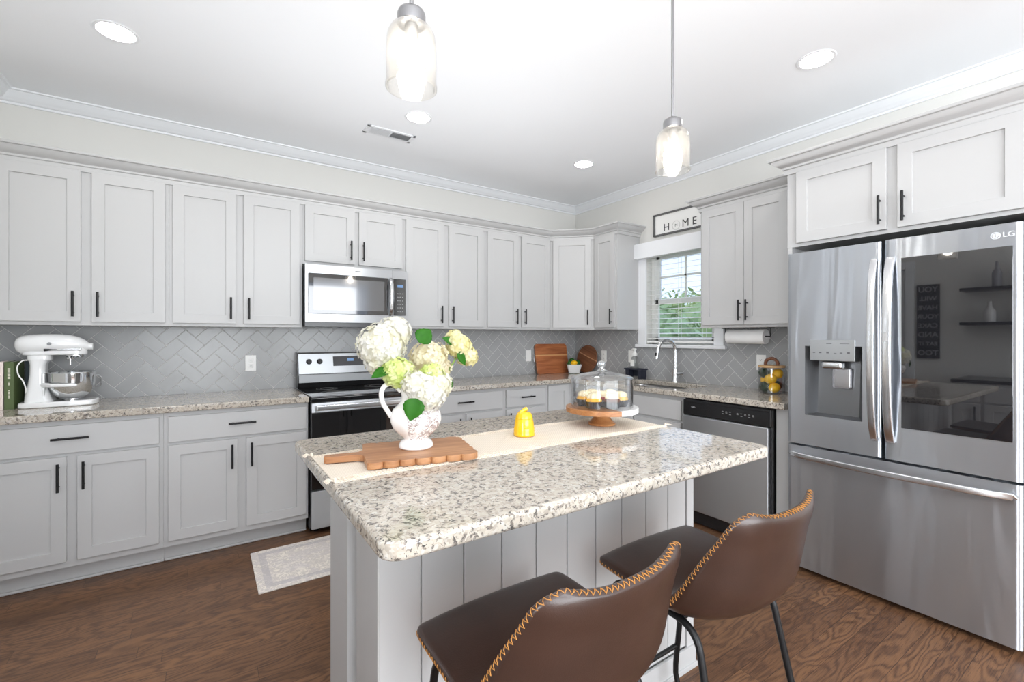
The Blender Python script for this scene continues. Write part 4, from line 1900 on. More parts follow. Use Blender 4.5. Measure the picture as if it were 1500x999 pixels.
out += scal('x', x0, x1, y0, -1, nS)
out += scal('y', y0, y1, x1, 1, 5)
out += [(x, y) for x, y in scal('x', x0, x1, y1, 1, nS)[::-1]]
out += [(x0, y1 - .01), (x0 - .004, .035), (x0 - .02, .020), (x0 - .110, .016), (x0 - .118, .010), (x0 - .118, -.010), (x0 - .110, -.016), (x0 - .02, -.020), (x0 - .004, -.035), (x0, y0 + .01)]
clean = []
for p in out:
    if not clean or (abs(p[0] - clean[-1][0]) + abs(p[1] - clean[-1][1])) > 1e-4:
        clean.append(p)
obj('board', slab([clean], 0, sb_t, .002, 2), 'acacia', brd)
bm = BM()
lathe(bm, [(.007, sb_t - .0005), (.0055, sb_t + .0003), (.0045, sb_t - .0005)], x0 - .095, 0, 0, 20, cap=False)
obj('hanging_hole', bm, 'dark_gap', brd)

# pitcher
PX, PY, PZ = .584, 1.442, bz + sb_t + .0004
pt = thing('pitcher', 'white ceramic pitcher with brown floral transfer print on the serving board', 'pitcher', (PX, PY, PZ), 0)
PR = [(.0001, .0), (.052, .0), (.056, .004), (.056, .012), (.050, .022), (.040, .028), (.043, .036), (.060, .050), (.076, .070), (.084, .092),
      (.083, .112), (.074, .130), (.058, .144), (.049, .156), (.047, .170), (.052, .190), (.058, .204), (.055, .204), (.049, .190), (.044, .170), (.046, .156),
      (.056, .141), (.070, .128), (.078, .110), (.079, .092), (.071, .072), (.055, .053), (.03, .045), (.0001, .044)]


def pr(r, z, a):
    k = 1 + .018 * math.cos(8 * a) * (1 if .05 < z < .14 else .3)
    if z > .165:
        k += .28 * max(0, math.cos(a - R(-10))) ** 6 * (z - .165) / .04
    return r * k


bm = BM()
lathe(bm, PR, 0, 0, 0, 64, rfun=pr)
obj('vessel', fix(bm), 'pitcher', pt)
bm = BM()
ha = R(168)
hp = [(.050, .188), (.075, .212), (.100, .208), (.112, .185), (.108, .155), (.098, .135), (.088, .118), (.080, .105)]
hp = catmull(hp, 4)
tube(bm, [(r_ * math.cos(ha), r_ * math.sin(ha), z) for r_, z in hp], .01, 12, False, 0, (.008, .012))
obj('handle', fix(bm), 'pitcher', pt)


# hydrangeas
def floret(bm, c, n, s, rnd):
    t = n.orthogonal().normalized()
    b = n.cross(t)
    a0 = rnd.uniform(0, PI)
    for k in range(4):
        a = a0 + k * PI / 2 + rnd.uniform(-.15, .15)
        d_ = t * math.cos(a) + b * math.sin(a)
        e_ = n.cross(d_)
        up = rnd.uniform(.05, .45)
        p0 = bm.verts.new(c)
        p1 = bm.verts.new(c + d_ * s * .55 + e_ * s * .46 + n * s * up * .5)
        p2 = bm.verts.new(c + d_ * s * 1.0 + e_ * s * .22 + n * s * (up - .12))
        p2b = bm.verts.new(c + d_ * s * 1.0 - e_ * s * .22 + n * s * (up - .12))
        p3 = bm.verts.new(c + d_ * s * .55 - e_ * s * .46 + n * s * up * .5)
        pm = bm.verts.new(c + d_ * s * .6 + n * s * up * .3)
        for f in ((p0, p1, pm), (p1, p2, pm), (p2, p2b, pm), (p2b, p3, pm), (p3, p0, pm)):
            bm.faces.new(f)


def flower(label, c, rad, mat, seed, squash=1.0, n=80, fs=.0135, leaves=(), lobes=()):
    rnd = random.Random(seed)
    c = Vector(c)
    t = thing('hydrangea', label, 'flower', tuple(c), 0, 'hydrangeas in the white pitcher')
    bm = BM()
    blobs = [(Vector((0, 0, 0)), rad)] + [(Vector(o), r_) for o, r_ in lobes]
    for (bc, br) in blobs:
        m_ = int(n * (br / rad) ** 2)
        for k in range(m_):
            z = 1 - 2 * (k + .5) / m_
            a = k * 2.39996
            q = math.sqrt(1 - z * z)
            d_ = Vector((q * math.cos(a), q * math.sin(a), z)) + Vector((rnd.uniform(-.1, .1), rnd.uniform(-.1, .1), rnd.uniform(-.1, .1)))
            d_.normalize()
            rr = br * (1 + rnd.uniform(-.10, .06))
            p = bc + Vector((d_.x * rr, d_.y * rr, d_.z * rr * squash))
            if any((p - (oc)).length < orr * .8 for oc, orr in blobs if oc is not bc):
                continue
            floret(bm, p, d_, fs * rnd.uniform(.85, 1.2), rnd)
        # inner mass the florets sit on
        bmesh.ops.create_icosphere(bm, subdivisions=2, radius=br * .92, matrix=Matrix.Translation(bc) @ Matrix.Diagonal((1, 1, squash, 1)))
        for f in bm.faces:
            if len(f.verts) == 3 and f.calc_center_median().length < 9 and f.tag is False and all(abs((v.co - bc).length) < br * .925 for v in f.verts):
                f.material_index = 1
    obj('flower_head', bm, [mat, 'petal_shadow'], t, 0)
    bm = BM()
    mouth = Vector((PX, PY, PZ + .10)) - c
    end = Vector((0, 0, -rad * .5))
    dr = (mouth - end)
    tube(bm, [end, end + dr * .35 + Vector((0, 0, -.01)), mouth + Vector((0, 0, .09)), mouth], .003, 7)
    obj('stem', fix(bm), 'stem', t)
    for (lc, dirv, nv, L_, W_) in leaves:
        leaf(t, Vector(lc) - c, Vector(dirv), Vector(nv), L_, W_)
    return t


def leaf(parent, base, d_, n_, L_, W_):
    bm = BM()
    d_ = d_.normalized()
    s_ = n_.cross(d_).normalized()
    n_ = d_.cross(s_).normalized()
    N_ = 12
    rows = []
    for i in range(N_ + 1):
        t = i / N_
        w = W_ * .5 * (math.sin(PI * t ** .72) ** .85) * (1 + (.05 if i % 2 else -.04))
        row = []
        for j in range(-2, 3):
            u = j / 2
            p = base + d_ * L_ * t + s_ * w * u + n_ * (abs(u) * w * .28 - .25 * L_ * t * t * .6)
            row.append(bm.verts.new(p))
        rows.append(row)
    for i in range(N_):
        for j in range(4):
            bm.faces.new((rows[i][j], rows[i][j + 1], rows[i + 1][j + 1], rows[i + 1][j]))
    o = obj('leaf', bm, 'leaf', parent, 60)
    md = o.modifiers.new('thick', 'SOLIDIFY')
    md.thickness = .0006
    return o


CAMV = Vector((-.42, -.9, .15))
flower('large white hydrangea head leaning out toward the range side of the bouquet', (.487, 1.50, 1.275), .078, 'petal_white', 1, .95, 120, .014,
       [((.598, 1.455, 1.288), (.6, -.1, .65), CAMV, .062, .062)], [((.055, .03, .045), .058), ((-.01, .0, -.052), .045)])
flower('cream hydrangea head at the top middle of the bouquet', (.655, 1.50, 1.228), .068, 'petal_cream', 2, .95, 95, .013, (), [((.045, .01, -.035), .042)])
flower('lime green hydrangea head beside the pitcher handle', (.520, 1.44, 1.190), .052, 'petal_green', 3, .9, 70, .014,
       [((.487, 1.43, 1.20), (-.9, -.1, -.25), (0, -.6, .8), .060, .042)])
flower('small lime green hydrangea head between the cream and white heads', (.622, 1.40, 1.185), .040, 'petal_green', 4, .8, 50, .013)
flower('wide white hydrangea head drooping over the front rim of the pitcher', (.600, 1.385, 1.128), .066, 'petal_white', 5, .95, 110, .0115,
       [((.548, 1.35, 1.115), (-.35, -.1, -.95), CAMV, .072, .066), ((.672, 1.40, 1.15), (.75, .1, -.3), CAMV, .035, .036)], [((-.045, -.01, .03), .042), ((.035, .0, .02), .048)])
flower('yellow-cream hydrangea head reaching away toward the cake stand', (.775, 1.50, 1.272), .045, 'petal_yellow', 6, .9, 62, .013,
       [((.755, 1.49, 1.285), (-1, -.1, .35), CAMV, .055, .030), ((.755, 1.47, 1.255), (.45, -.1, -.9), CAMV, .060, .028)], [((.032, 0, -.038), .038), ((-.02, 0, .03), .03)])

# yellow beehive honey pot
hp_ = thing('honey_pot', 'yellow ceramic beehive honey pot standing on the runner', 'honey pot', (1.045, 1.470, CT + .0045), 0)
bm = BM()
lathe(bm, [(.0001, 0), (.040, 0), (.0425, .003), (.0425, .008), (.041, .012), (.0418, .018), (.0405, .023), (.0408, .030), (.039, .035), (.039, .042), (.0378, .047), (.0372, .054), (.0355, .059), (.0348, .065), (.034, .067), (.0001, .067)], 0, 0, 0, 40)
hb = obj('pot_body', bm, 'yellow_glaze', hp_)
bm = BM()
bmesh.ops.create_icosphere(bm, subdivisions=3, radius=.008, matrix=Matrix.Translation((-.014, -.0385, .036)) @ Matrix.Diagonal((1.2, .5, .8, 1)))
for s in (-1, 1):
    bmesh.ops.create_icosphere(bm, subdivisions=2, radius=.006, matrix=Matrix.Translation((-.014 + s * .009, -.0385, .041)) @ Matrix.Rotation(s * .6, 4, 'Y') @ Matrix.Diagonal((1.0, .3, .6, 1)))
obj('bee_relief', bm, 'yellow_glaze', hb)
bm = BM()
lathe(bm, [(.0335, .0675), (.034, .070), (.0325, .076), (.0315, .080), (.028, .086), (.025, .0895), (.014, .093), (.0001, .094)], 0, 0, 0, 40)
lid = obj('lid', bm, 'yellow_glaze', hp_)
bm = BM()
tube(bm, [(-.020, .002, .0905), (-.008, 0, .0965), (.004, 0, .101), (.012, -.002, .104)], [.0055, .0065, .0085, .0085], 14)
obj('dipper_knob', fix(bm), 'yellow_glaze', lid)

# cake stand, dome, mini bundt cakes
SX, SY = 1.462, 1.462
cs = thing('cake_stand', 'round wooden pedestal cake stand on the runner, with window glare painted white', 'cake stand', (SX, SY, CT + .0045), 0)
bm = BM()
lathe(bm, [(.0001, 0), (.058, 0), (.060, .004), (.060, .009), (.052, .013), (.040, .026), (.034, .040), (.033, .052), (.038, .058), (.0001, .058)], 0, 0, 0, 48)
obj('pedestal', bm, 'stand_wood', cs)
PT = .080
me = slab([arc(0, 0, .158, R(-38) - .0, R(-38) + PI, 40) + []], .058, PT, .004, 2)
# wooden plate; window glare is painted as a white part beyond a chord
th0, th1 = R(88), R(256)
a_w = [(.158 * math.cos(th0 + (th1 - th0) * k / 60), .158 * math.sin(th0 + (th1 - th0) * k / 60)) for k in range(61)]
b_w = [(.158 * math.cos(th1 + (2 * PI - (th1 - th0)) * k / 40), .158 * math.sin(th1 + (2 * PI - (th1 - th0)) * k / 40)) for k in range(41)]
obj('wooden_plate', slab([a_w], .058, PT, .002, 2), 'stand_wood', cs)
obj('plate_glare_section', slab([b_w], .058, PT, .002, 2), 'plate_glare', cs)
pz = CT + .0045 + PT + .0006
dm = thing('cake_dome', 'clear glass cake dome with a round knob covering the small cakes', 'cake dome', (SX - .002, SY - .002, pz), 0)
bm = BM()
lathe(bm, [(.134, 0), (.135, .004), (.135, .118), (.137, .124), (.134, .130), (.120, .136), (.080, .146), (.040, .152), (.018, .155), (.0001, .155),
           ], 0, 0, 0, 64, cap=False)
lathe(bm, [(.131, 0), (.131, .118), (.130, .124), (.118, .132), (.080, .141), (.040, .147), (.0001, .149)], 0, 0, 0, 64, cap=False)
lathe(bm, [(.131, 0), (.134, 0)], 0, 0, 0, 64, cap=False)
obj('dome', bm, 'glass', dm)
bm = BM()
lathe(bm, [(.0001, .154), (.026, .155), (.018, .160), (.012, .167), (.012, .172), (.019, .178), (.021, .186), (.019, .194), (.010, .200), (.0001, .201)], 0, 0, 0, 32)
obj('knob', bm, clear_glass('knob_glass', (.90, .92, .94), 4.0), dm)


def cake(label, x, y, mat, seed):
    t = thing('mini_bundt_cake', label, 'cake', (x, y, pz), R(seed * 37), 'small frosted cakes under the dome')
    bm = BM()
    lathe(bm, [(.0001, .0005), (.028, .0005), (.0345, .018), (.0385, .030), (.038, .030), (.033, .018), (.026, .003), (.0001, .003)], 0, 0, 0, 96,
          rfun=lambda r, z, a: r * (1 + ((.035 + .03 * (z > .025)) * math.cos(16 * a) if r > .02 else 0)))
    obj('wrapper', bm, 'foil', t)
    bm = BM()
    lathe(bm, [(.0001, .006), (.029, .012), (.034, .028), (.0335, .036), (.027, .044), (.012, .047), (.0001, .047)], 0, 0, 0, 48,
          rfun=lambda r, z, a: r * (1 + .05 * math.cos(8 * a)))
    obj('sponge', bm, mat, t)
    bm = BM()
    lathe(bm, [(.0001, .040), (.024, .040), (.029, .044), (.0285, .052), (.023, .060), (.013, .065), (.0001, .0655)], 0, 0, 0, 64,
          rfun=lambda r, z, a: r * (1 + .085 * math.cos(8 * a) * min(1, r / .02)))
    obj('frosting', bm, 'frosting', t)
    return t


yel = plain('yellow_sponge', srgb(242, 178, 58), .7)
red = plain('red_velvet', srgb(150, 30, 34), .7)
choc = plain('chocolate_sponge', srgb(92, 52, 40), .7)
lem = plain('pale_sponge', srgb(236, 196, 120), .7)
cakes = [(-.083, .010, yel, 'small yellow frosted cake in a dark wrapper, nearest the honey pot'),
         (-.040, -.068, yel, 'small yellow frosted cake in a dark wrapper at the front of the dome'),
         (.045, -.064, choc, 'small chocolate frosted cake in a dark wrapper at the front of the dome'),
         (.000, .012, red, 'small red velvet frosted cake in the middle of the dome'),
         (.088, .012, lem, 'small pale frosted cake nearest the refrigerator under the dome'),
         (-.045, .086, red, 'small frosted cake at the back of the dome, range side'),
         (.043, .088, lem, 'small pale frosted cake at the back of the dome, window side')]
for k, (r_, d_, m_, lb) in enumerate(cakes):
    r_, d_ = r_ * .91, d_ * .91
    cake(lb, SX - .002 + r_ * .73 + d_ * .68, SY - r_ * .68 + d_ * .73 - .002, m_, k + 1)

# ------------------------------------------------------------------ things on the long counter
mx = thing('stand_mixer', 'white stand mixer with a stainless bowl on the granite counter', 'mixer', (-.69, 3.62, CT + .0002), 0)
# local x: -.155 .. .17 ; z 0 .. .41
bm = BM()
me = slab([[(-.150, -.075), (-.12, -.092), (-.02, -.098), (.10, -.095), (.150, -.078), (.165, -.05), (.168, 0), (.165, .05), (.150, .078), (.10, .095), (-.02, .098), (-.12, .092), (-.150, .075), (-.158, .04), (-.160, 0), (-.158, -.04)]], 0, .030, .008, 3)
mb = obj('base', me, 'white_enamel', mx)
bm = BM()
secs = [(-.135, -.015, .070, .018), (-.134, -.030, .062, .06), (-.125, -.045, .052, .12), (-.117, -.053, .047, .18), (-.116, -.052, .046, .235), (-.122, -.040, .05, .265)]
rings = []
for (xa, xb, hw_, z) in secs:
    rings.append([bm.verts.new((x, y, z)) for x, y in rrect(xa, xb, -hw_, hw_, min((xb - xa) * .35, .03), 5)])
m_ = len(rings[0])
for a, b in zip(rings, rings[1:]):
    for i in range(m_):
        bm.faces.new((a[i], a[(i + 1) % m_], b[(i + 1) % m_], b[i]))
bm.faces.new(rings[0])
bm.faces.new(rings[-1])
obj('column', fix(bm), 'white_enamel', mx)
bm = BM()
HD = [(-.180, .001, .345, .001), (-.177, .022, .347, .025), (-.168, .042, .347, .040), (-.150, .055, .347, .052), (-.12, .064, .347, .058), (-.06, .066, .349, .060), (.0, .064, .351, .057),
      (.045, .060, .350, .054), (.085, .050, .345, .045), (.110, .038, .340, .033), (.122, .026, .336, .023), (.126, .0225, .3345, .0205), (.142, .0205, .334, .0195), (.144, .001, .334, .001)]
rings = []
for (x, ry, zc, rz_) in HD:
    rings.append([bm.verts.new((x, ry * math.cos(2 * PI * k / 32), zc + rz_ * math.sin(2 * PI * k / 32))) for k in range(32)])
for a, b in zip(rings, rings[1:]):
    for i in range(32):
        bm.faces.new((a[i], a[(i + 1) % 32], b[(i + 1) % 32], b[i]))
hd = obj('motor_head', fix(bm), 'white_enamel', mx)
bm = BM()
me = slab([rrect(-.150, .118, -.050, .050, .045, 8)], .288, .330, .008, 3)
obj('lower_housing', me, 'white_enamel', mx)
me = slab([rrect(-.128, -.030, -.046, .046, .03, 6)], .255, .292, .01, 3)
obj('neck', me, 'white_enamel', mx)
bm = BM()
box(bm, -.118, .10, -.0525, .0525, .312, .328, .004)
obj('chrome_band', bm, 'steel_bright', hd)
bm = BM()
for s in (-1, 1):
    cyl(bm, -.030, .352, s * .066 - .003, s * .066 + .003, .009, 16, 0, 'y')
obj('badge', bm, 'steel_grey', hd)
bm = BM()
tube(bm, [(-.052, -.056, .318), (-.020, -.060, .319), (.0, -.060, .319)], [.008, .003, .002], 10)
obj('speed_lever', fix(bm), 'black_plastic', hd)
bm = BM()
cyl(bm, .118, .322, -.014, .014, .010, 14, .002, 'y')
obj('attachment_knob', bm, 'steel_grey', hd)
bm = BM()
lathe(bm, [(.0001, .272), (.038, .273), (.044, .280), (.044, .292), (.0001, .292)], .068, 0, 0, 28)
lathe(bm, [(.0001, .262), (.018, .262), (.020, .273), (.0001, .273)], .045, 0, 0, 20)
obj('planetary_hub', bm, 'chrome', mx)
bm = BM()
cyl(bm, .045, 0, .228, .264, .006, 12, .001)
obj('beater_shaft', bm, 'chrome', mx)
bm = BM()
for s in (-1, 1):
    tube(bm, [(-.055, s * .055, .122), (-.01, s * .107, .122), (.05, s * .112, .120), (.090, s * .106, .118)], [.014, .011, .009, .007], 12)
box(bm, -.062, -.048, -.062, .062, .055, .188, .006)
obj('bowl_arm', bm, 'white_enamel', mx)
bm = BM()
lathe(bm, [(.0001, .032), (.040, .032), (.040, .038), (.052, .040), (.078, .062), (.094, .095), (.100, .130), (.101, .184), (.105, .187), (.104, .190), (.098, .188), (.097, .130), (.090, .095), (.074, .064), (.05, .044), (.0001, .043)], .052, 0, 0, 48)
bw = obj('mixing_bowl', bm, 'chrome', mx)
bm = BM()
tube(bm, [(.150, 0, .168), (.172, 0, .166), (.180, 0, .155), (.180, 0, .110), (.172, 0, .100), (.146, 0, .100)], .004, 10, False, 0, (.0035, .012))
obj('bowl_handle', fix(bm), 'chrome', bw)
bm = BM()
tube(bm, catmull([(-.125, -.030, .262), (-.140, -.050, .258), (-.156, -.058, .230), (-.152, -.058, .185), (-.135, -.056, .150), (-.125, -.05, .10), (-.140, .0, .03), (-.15, .06, .012)], 5), .0032, 8)
obj('power_cord', fix(bm), 'white_plastic', mx)


# books
def book(label, x, y, w, d_, h, mat, rz=0, marks=()):
    t = thing('book', label, 'book', (x, y, CT + .0003), rz, 'books beside the stand mixer')
    bm = BM()
    box(bm, .002, w - .002, .003, d_ - .003, .003, h - .003)
    obj('pages', bm, 'paper', t)
    bm = BM()
    box(bm, 0, .0025, 0, d_, 0, h, .0006)
    box(bm, w - .0025, w, 0, d_, 0, h, .0006)
    box(bm, 0, w, -.0025, .001, 0, h, .001)
    cv = obj('cover', bm, mat, t)
    if marks:
        bm = BM()
        for (z0, z1, wd) in marks:
            zz = z0
            while zz < z1:
                box(bm, w / 2 - wd / 2, w / 2 + wd / 2, -.0032, -.002, zz, zz + .0045)
                zz += .0075
        obj('spine_lettering', bm, plain('spine_print', srgb(225, 222, 205) if 'green' in label else srgb(110, 100, 100), .6), cv)
    return t


book('pale pink book standing beside the green book', -.925, 3.555, .028, .17, .256, plain('pink_cover', srgb(236, 222, 216), .6), 0, ((.13, .235, .006),))
book('green hardcover book beside the stand mixer', -.893, 3.555, .036, .17, .256, plain('green_cover', srgb(82, 98, 58), .55), 0, ((.165, .225, .010), (.06, .10, .005), (.13, .15, .005)))
book('dark teal book standing behind the stand mixer cord', -.853, 3.727, .045, .135, .258, plain('teal_cover', srgb(44, 58, 64), .4), 0)
book('white book standing against the end wall', -.962, 3.555, .032, .165, .250, plain('white_cover', srgb(232, 230, 226), .6), 0)

# rectangular cutting board leaning on the tile
cb = thing('cutting_board', 'rectangular reddish-brown cutting board leaning on the tile in the corner', 'board', (3.085, 3.792, CT + .0005), 0, None, (R(-9.5), 0, 0))
me = slab([rrect(-.215, .215, 0, .318, .03, 6)], 0, .02, .003, 2)
me.transform(Matrix.Rotation(R(90), 4, 'X'))
me.transform(Matrix.Translation((0, .02, 0)))
obj('board', me, 'walnut', cb)
bm = BM()
tube(bm, [(-.213, .01, .12), (-.232, .01, .122), (-.236, .01, .135), (-.236, .01, .185), (-.232, .01, .198), (-.213, .01, .20)], .004, 8)
obj('side_handle', fix(bm), 'nickel', cb)
# round board leaning on the window wall
rb = thing('round_board', 'dark round wooden board with a pale stripe leaning behind the lime bowl', 'board', (3.394, 3.63, CT + .0008), 0, None, None)
rb.rotation_euler = (0, R(9.0), 0)
bm = BM()
me = slab([arc(0, 0, .150, 0, 2 * PI, 63)[:-1]], 0, .018, .003, 2)
me.transform(Matrix.Rotation(R(-38), 4, 'Z'))
rbo = obj('board', me, 'round_wood', rb)
M['round_wood2'] = wood('dark_round_board_b', srgb(150, 100, 70), srgb(106, 66, 46), 1.5, .35, 'x', (1, .03, .004, srgb(206, 160, 120)))
me.materials.clear()
me.materials.append(M['round_wood2'])
rbo.rotation_euler = (R(90), R(18), R(-90))
rbo.location = (.0, 0, .150)

# bowl with limes and lemon
bt = thing('fruit_bowl', 'small square white bowl of limes and a lemon beside the cutting board', 'bowl', (3.258, 3.668, CT + .0003), R(-38))
bm = BM()
rings = []
for (h_, z) in ((.030, 0), (.052, 0), (.056, .004), (.062, .03), (.074, .075), (.082, .098), (.079, .098), (.071, .075), (.058, .03), (.050, .010), (.02, .009)):
    rings.append([bm.verts.new((x, y, z)) for x, y in rrect(-h_, h_, -h_, h_, h_ * .35, 5)])
m_ = len(rings[0])
for a, b in zip(rings, rings[1:]):
    for i in range(m_):
        bm.faces.new((a[i], a[(i + 1) % m_], b[(i + 1) % m_], b[i]))
bm.faces.new(rings[0])
bm.faces.new(rings[-1])
obj('dish', fix(bm), 'white_enamel', bt)
bm = BM()
box(bm, -.055, .055, -.055, .055, -.0, .004, .001)
bt_base = obj('foot', bm, plain('dark_green_foot', srgb(60, 84, 66), .4), bt)


def citrus_bm(r, el=1.25):
    bm = BM()
    prof = []
    for k in range(17):
        a = -PI / 2 + PI * k / 16
        z = math.sin(a) * r * el
        rr = math.cos(a) * r
        if k in (0, 16):
            z *= 1.12
        if k in (1, 15):
            z *= 1.05
            rr *= .75
        prof.append((max(rr, .0001), z))
    lathe(bm, prof, 0, 0, 0, 24, cap=False)
    return fix(bm)


def citrus(name, label, loc, rot, r, mat, el=1.2, group=None):
    return single(name, label, name, citrus_bm(r, el), mat, group, 60, loc, rot)


bx, by, bz_ = 3.258, 3.668, CT + .012
citrus('lemon', 'yellow lemon at the front of the small white bowl', (bx - .030, by - .034, bz_ + .100), (R(80), 0, R(50)), .029, 'lemon')
citrus('lime', 'green lime at the top of the white bowl, leaning on the cutting board', (bx - .012, by + .022, bz_ + .122), (R(70), 0, R(10)), .029, 'lime', 1.15)
citrus('lime', 'green lime in the white bowl on the board side of the lemon', (bx - .046, by + .012, bz_ + .095), (R(30), 0, R(10)), .030, 'lime', 1.15)
citrus('lime', 'green lime in the white bowl on the round board side of the lemon', (bx + .032, by - .020, bz_ + .100), (R(60), 0, R(100)), .030, 'lime', 1.15)
citrus('lime', 'green lime low in the white bowl underneath the others', (bx + .0, by + .0, bz_ + .052), (R(60), 0, R(100)), .030, 'lime', 1.15)

# soap tray with bottle
stt = thing('sink_caddy', 'dark navy wooden riser tray beside the faucet', 'tray', (3.345, 2.905, CT + .0003), NINE)
bm = BM()
box(bm, -.105, .105, -.045, .045, .082, .096, .003)
tr_top = obj('top', bm, 'navy', stt)
for s in (-1, 1):
    bm = BM()
    poly = [(s * .090, 0), (s * .060, 0), (s * .052, .082), (s * .096, .082)]
    vs = [[bm.verts.new((x, y, z)) for x, z in poly] for y in (-.035, .035)]
    bm.faces.new(vs[0])
    bm.faces.new(vs[1][::-1])
    for i in range(4):
        bm.faces.new((vs[0][i], vs[0][(i + 1) % 4], vs[1][(i + 1) % 4], vs[1][i]))
    obj('leg', fix(bm), 'navy', stt)
bm = BM()
box(bm, -.055, .055, .028, .034, .02, .082)
obj('back_panel', bm, 'navy', stt)
sbp = thing('soap_bottle', 'clear soap bottle with a white pump on the navy tray', 'soap bottle', (3.345, 2.915, CT + .0968), NINE)
bm = BM()
lathe(bm, [(.0001, 0), (.031, .0), (.034, .004), (.034, .088), (.029, .102), (.016, .110), (.016, .120), (.0001, .120)], 0, 0, 0, 28)
bo = obj('bottle', bm, clear_glass('soap_glass', (.88, .9, .9), 2.0, .05, .35, (.9, .92, .92)), sbp)
bm = BM()
box(bm, -.022, .022, -.0355, -.0343, .02, .08)
obj('label', bm, 'white_plastic', bo)
bm = BM()
lathe(bm, [(.0001, .114), (.021, .114), (.023, .124), (.021, .140), (.010, .146), (.008, .166), (.015, .170), (.015, .182), (.0001, .185)], 0, 0, 0, 20)
tube(bm, [(0, 0, .176), (-.025, -.0, .179), (-.042, 0, .170)], [.008, .006, .0045], 10)
obj('pump', bm, 'white_plastic', sbp)

# jar of citrus
JX, JY = 3.285, 1.640
jr = thing('citrus_jar', 'glass jar of lemons and limes with a wooden lid and bead ring handle', 'jar', (JX, JY, CT + .0003), NINE)
bm = BM()
lathe(bm, [(.080, .001), (.082, .005), (.082, .170), (.080, .176), (.077, .176), (.0785, .170), (.0785, .008), (.075, .006), (.0001, .006)], 0, 0, 0, 48, cap=False)
lathe(bm, [(.0001, .0), (.080, .0)], 0, 0, 0, 48, cap=False)
obj('glass', bm, 'glass', jr)
bm = BM()
cyl(bm, 0, 0, .177, .192, .084, 40, .003)
ld_ = obj('lid', bm, 'pale_wood', jr)
for k in range(13):
    a = R(-12 + 204 * k / 12)
    bm = BM()
    bmesh.ops.create_icosphere(bm, subdivisions=2, radius=.0115, matrix=Matrix.Translation((.042 * math.cos(a), 0, .203 + .036 * math.sin(a))))
    obj('bead', bm, 'bead_wood', ld_, 60)
for nm, lb, p, r_, m__ in (
        ('lime', 'dark green lime at the top of the glass jar, window side', (-.036, -.030, .140), .036, 'dark_lime'),
        ('lemon', 'large yellow lemon at the front middle of the glass jar', (.012, -.038, .100), .035, 'lemon'),
        ('lemon', 'yellow lemon at the top back of the glass jar', (.034, .012, .135), .034, 'lemon'),
        ('lemon', 'yellow lemon against the glass on the window side of the jar', (-.046, .0, .088), .029, 'lemon'),
        ('lemon', 'yellow lemon at the bottom of the glass jar, refrigerator side', (.034, -.030, .040), .034, 'lemon'),
        ('lime', 'dark green lime at the bottom of the glass jar, window side', (-.034, -.026, .040), .038, 'dark_lime'),
        ('lime', 'dark green lime at the bottom back of the glass jar', (.010, .036, .048), .036, 'dark_lime')):
    rot_m = Matrix.Rotation(NINE, 4, 'Z')
    q = rot_m @ Vector(p)
    citrus(nm, lb, (JX + q.x, JY + q.y, CT + p[2]), (R(75), 0, R(200 * p[0] * 10)), r_, m__, 1.12)
# orange jar mostly hidden by the refrigerator
oj = thing('orange_jar', 'glass jar of orange fruit half hidden behind the refrigerator edge', 'jar', (3.30, 1.475, CT + .0003), 0)
bm = BM()
lathe(bm, [(.0001, 0), (.052, 0), (.054, .004), (.054, .125), (.046, .136), (.046, .150), (.0001, .150)], 0, 0, 0, 32)
obj('glass', bm, 'glass', oj)
bm = BM()
for k, (x, y, z) in enumerate(((-.01, .012, .034), (.012, -.012, .07), (-.012, .010, .104))):
    bmesh.ops.create_icosphere(bm, subdivisions=3, radius=.033, matrix=Matrix.Translation((x, y, z)))
obj('fruit', bm, 'orange', oj, 60)
bm = BM()
cyl(bm, 0, 0, .150, .162, .048, 28, .002)
obj('lid', bm, 'steel_grey', oj)

# paper towel holder under the cabinet
ph = thing('paper_towel_holder', 'black under-cabinet holder carrying a white paper towel roll', 'paper towel holder', (3.31, 1.83, 0), NINE)
bm = BM()
tube(bm, [(-.165, 0, 1.371), (-.165, 0, 1.315), (-.160, 0, 1.308), (.165, 0, 1.308), (.172, 0, 1.312), (.170, 0, 1.330)], .004, 10)
box(bm, -.185, -.145, -.02, .02, 1.3665, 1.3712, .001)
box(bm, .150, .190, -.02, .02, 1.3665, 1.3712, .001)
tube(bm, [(.170, 0, 1.308), (.170, 0, 1.368)], .003, 8)
obj('bar', bm, 'black_metal', ph)
bm = BM()
lathe(bm, [(.018, -.14), (.052, -.14), (.0525, -.138), (.0525, .138), (.052, .14), (.018, .14), (.018, -.14)], 0, 0, 1.306, 40, 'x', cap=False)
single('paper_towel_roll', 'white paper towel roll hanging under the two-door cabinet by the window', 'paper towel', bm, 'paper', None, 40, (3.31, 1.83, 0), (0, 0, NINE))

# ------------------------------------------------------------------ rug
me = slab([rrect(-.575, .575, -.26, .26, .006, 3)], 0, .006, .002, 2)
single('rug_runner', 'faded cream and grey patterned rug on the floor in front of the range', 'rug', me, 'rug', None, 40, (.226 + .575, 2.893, .0006))

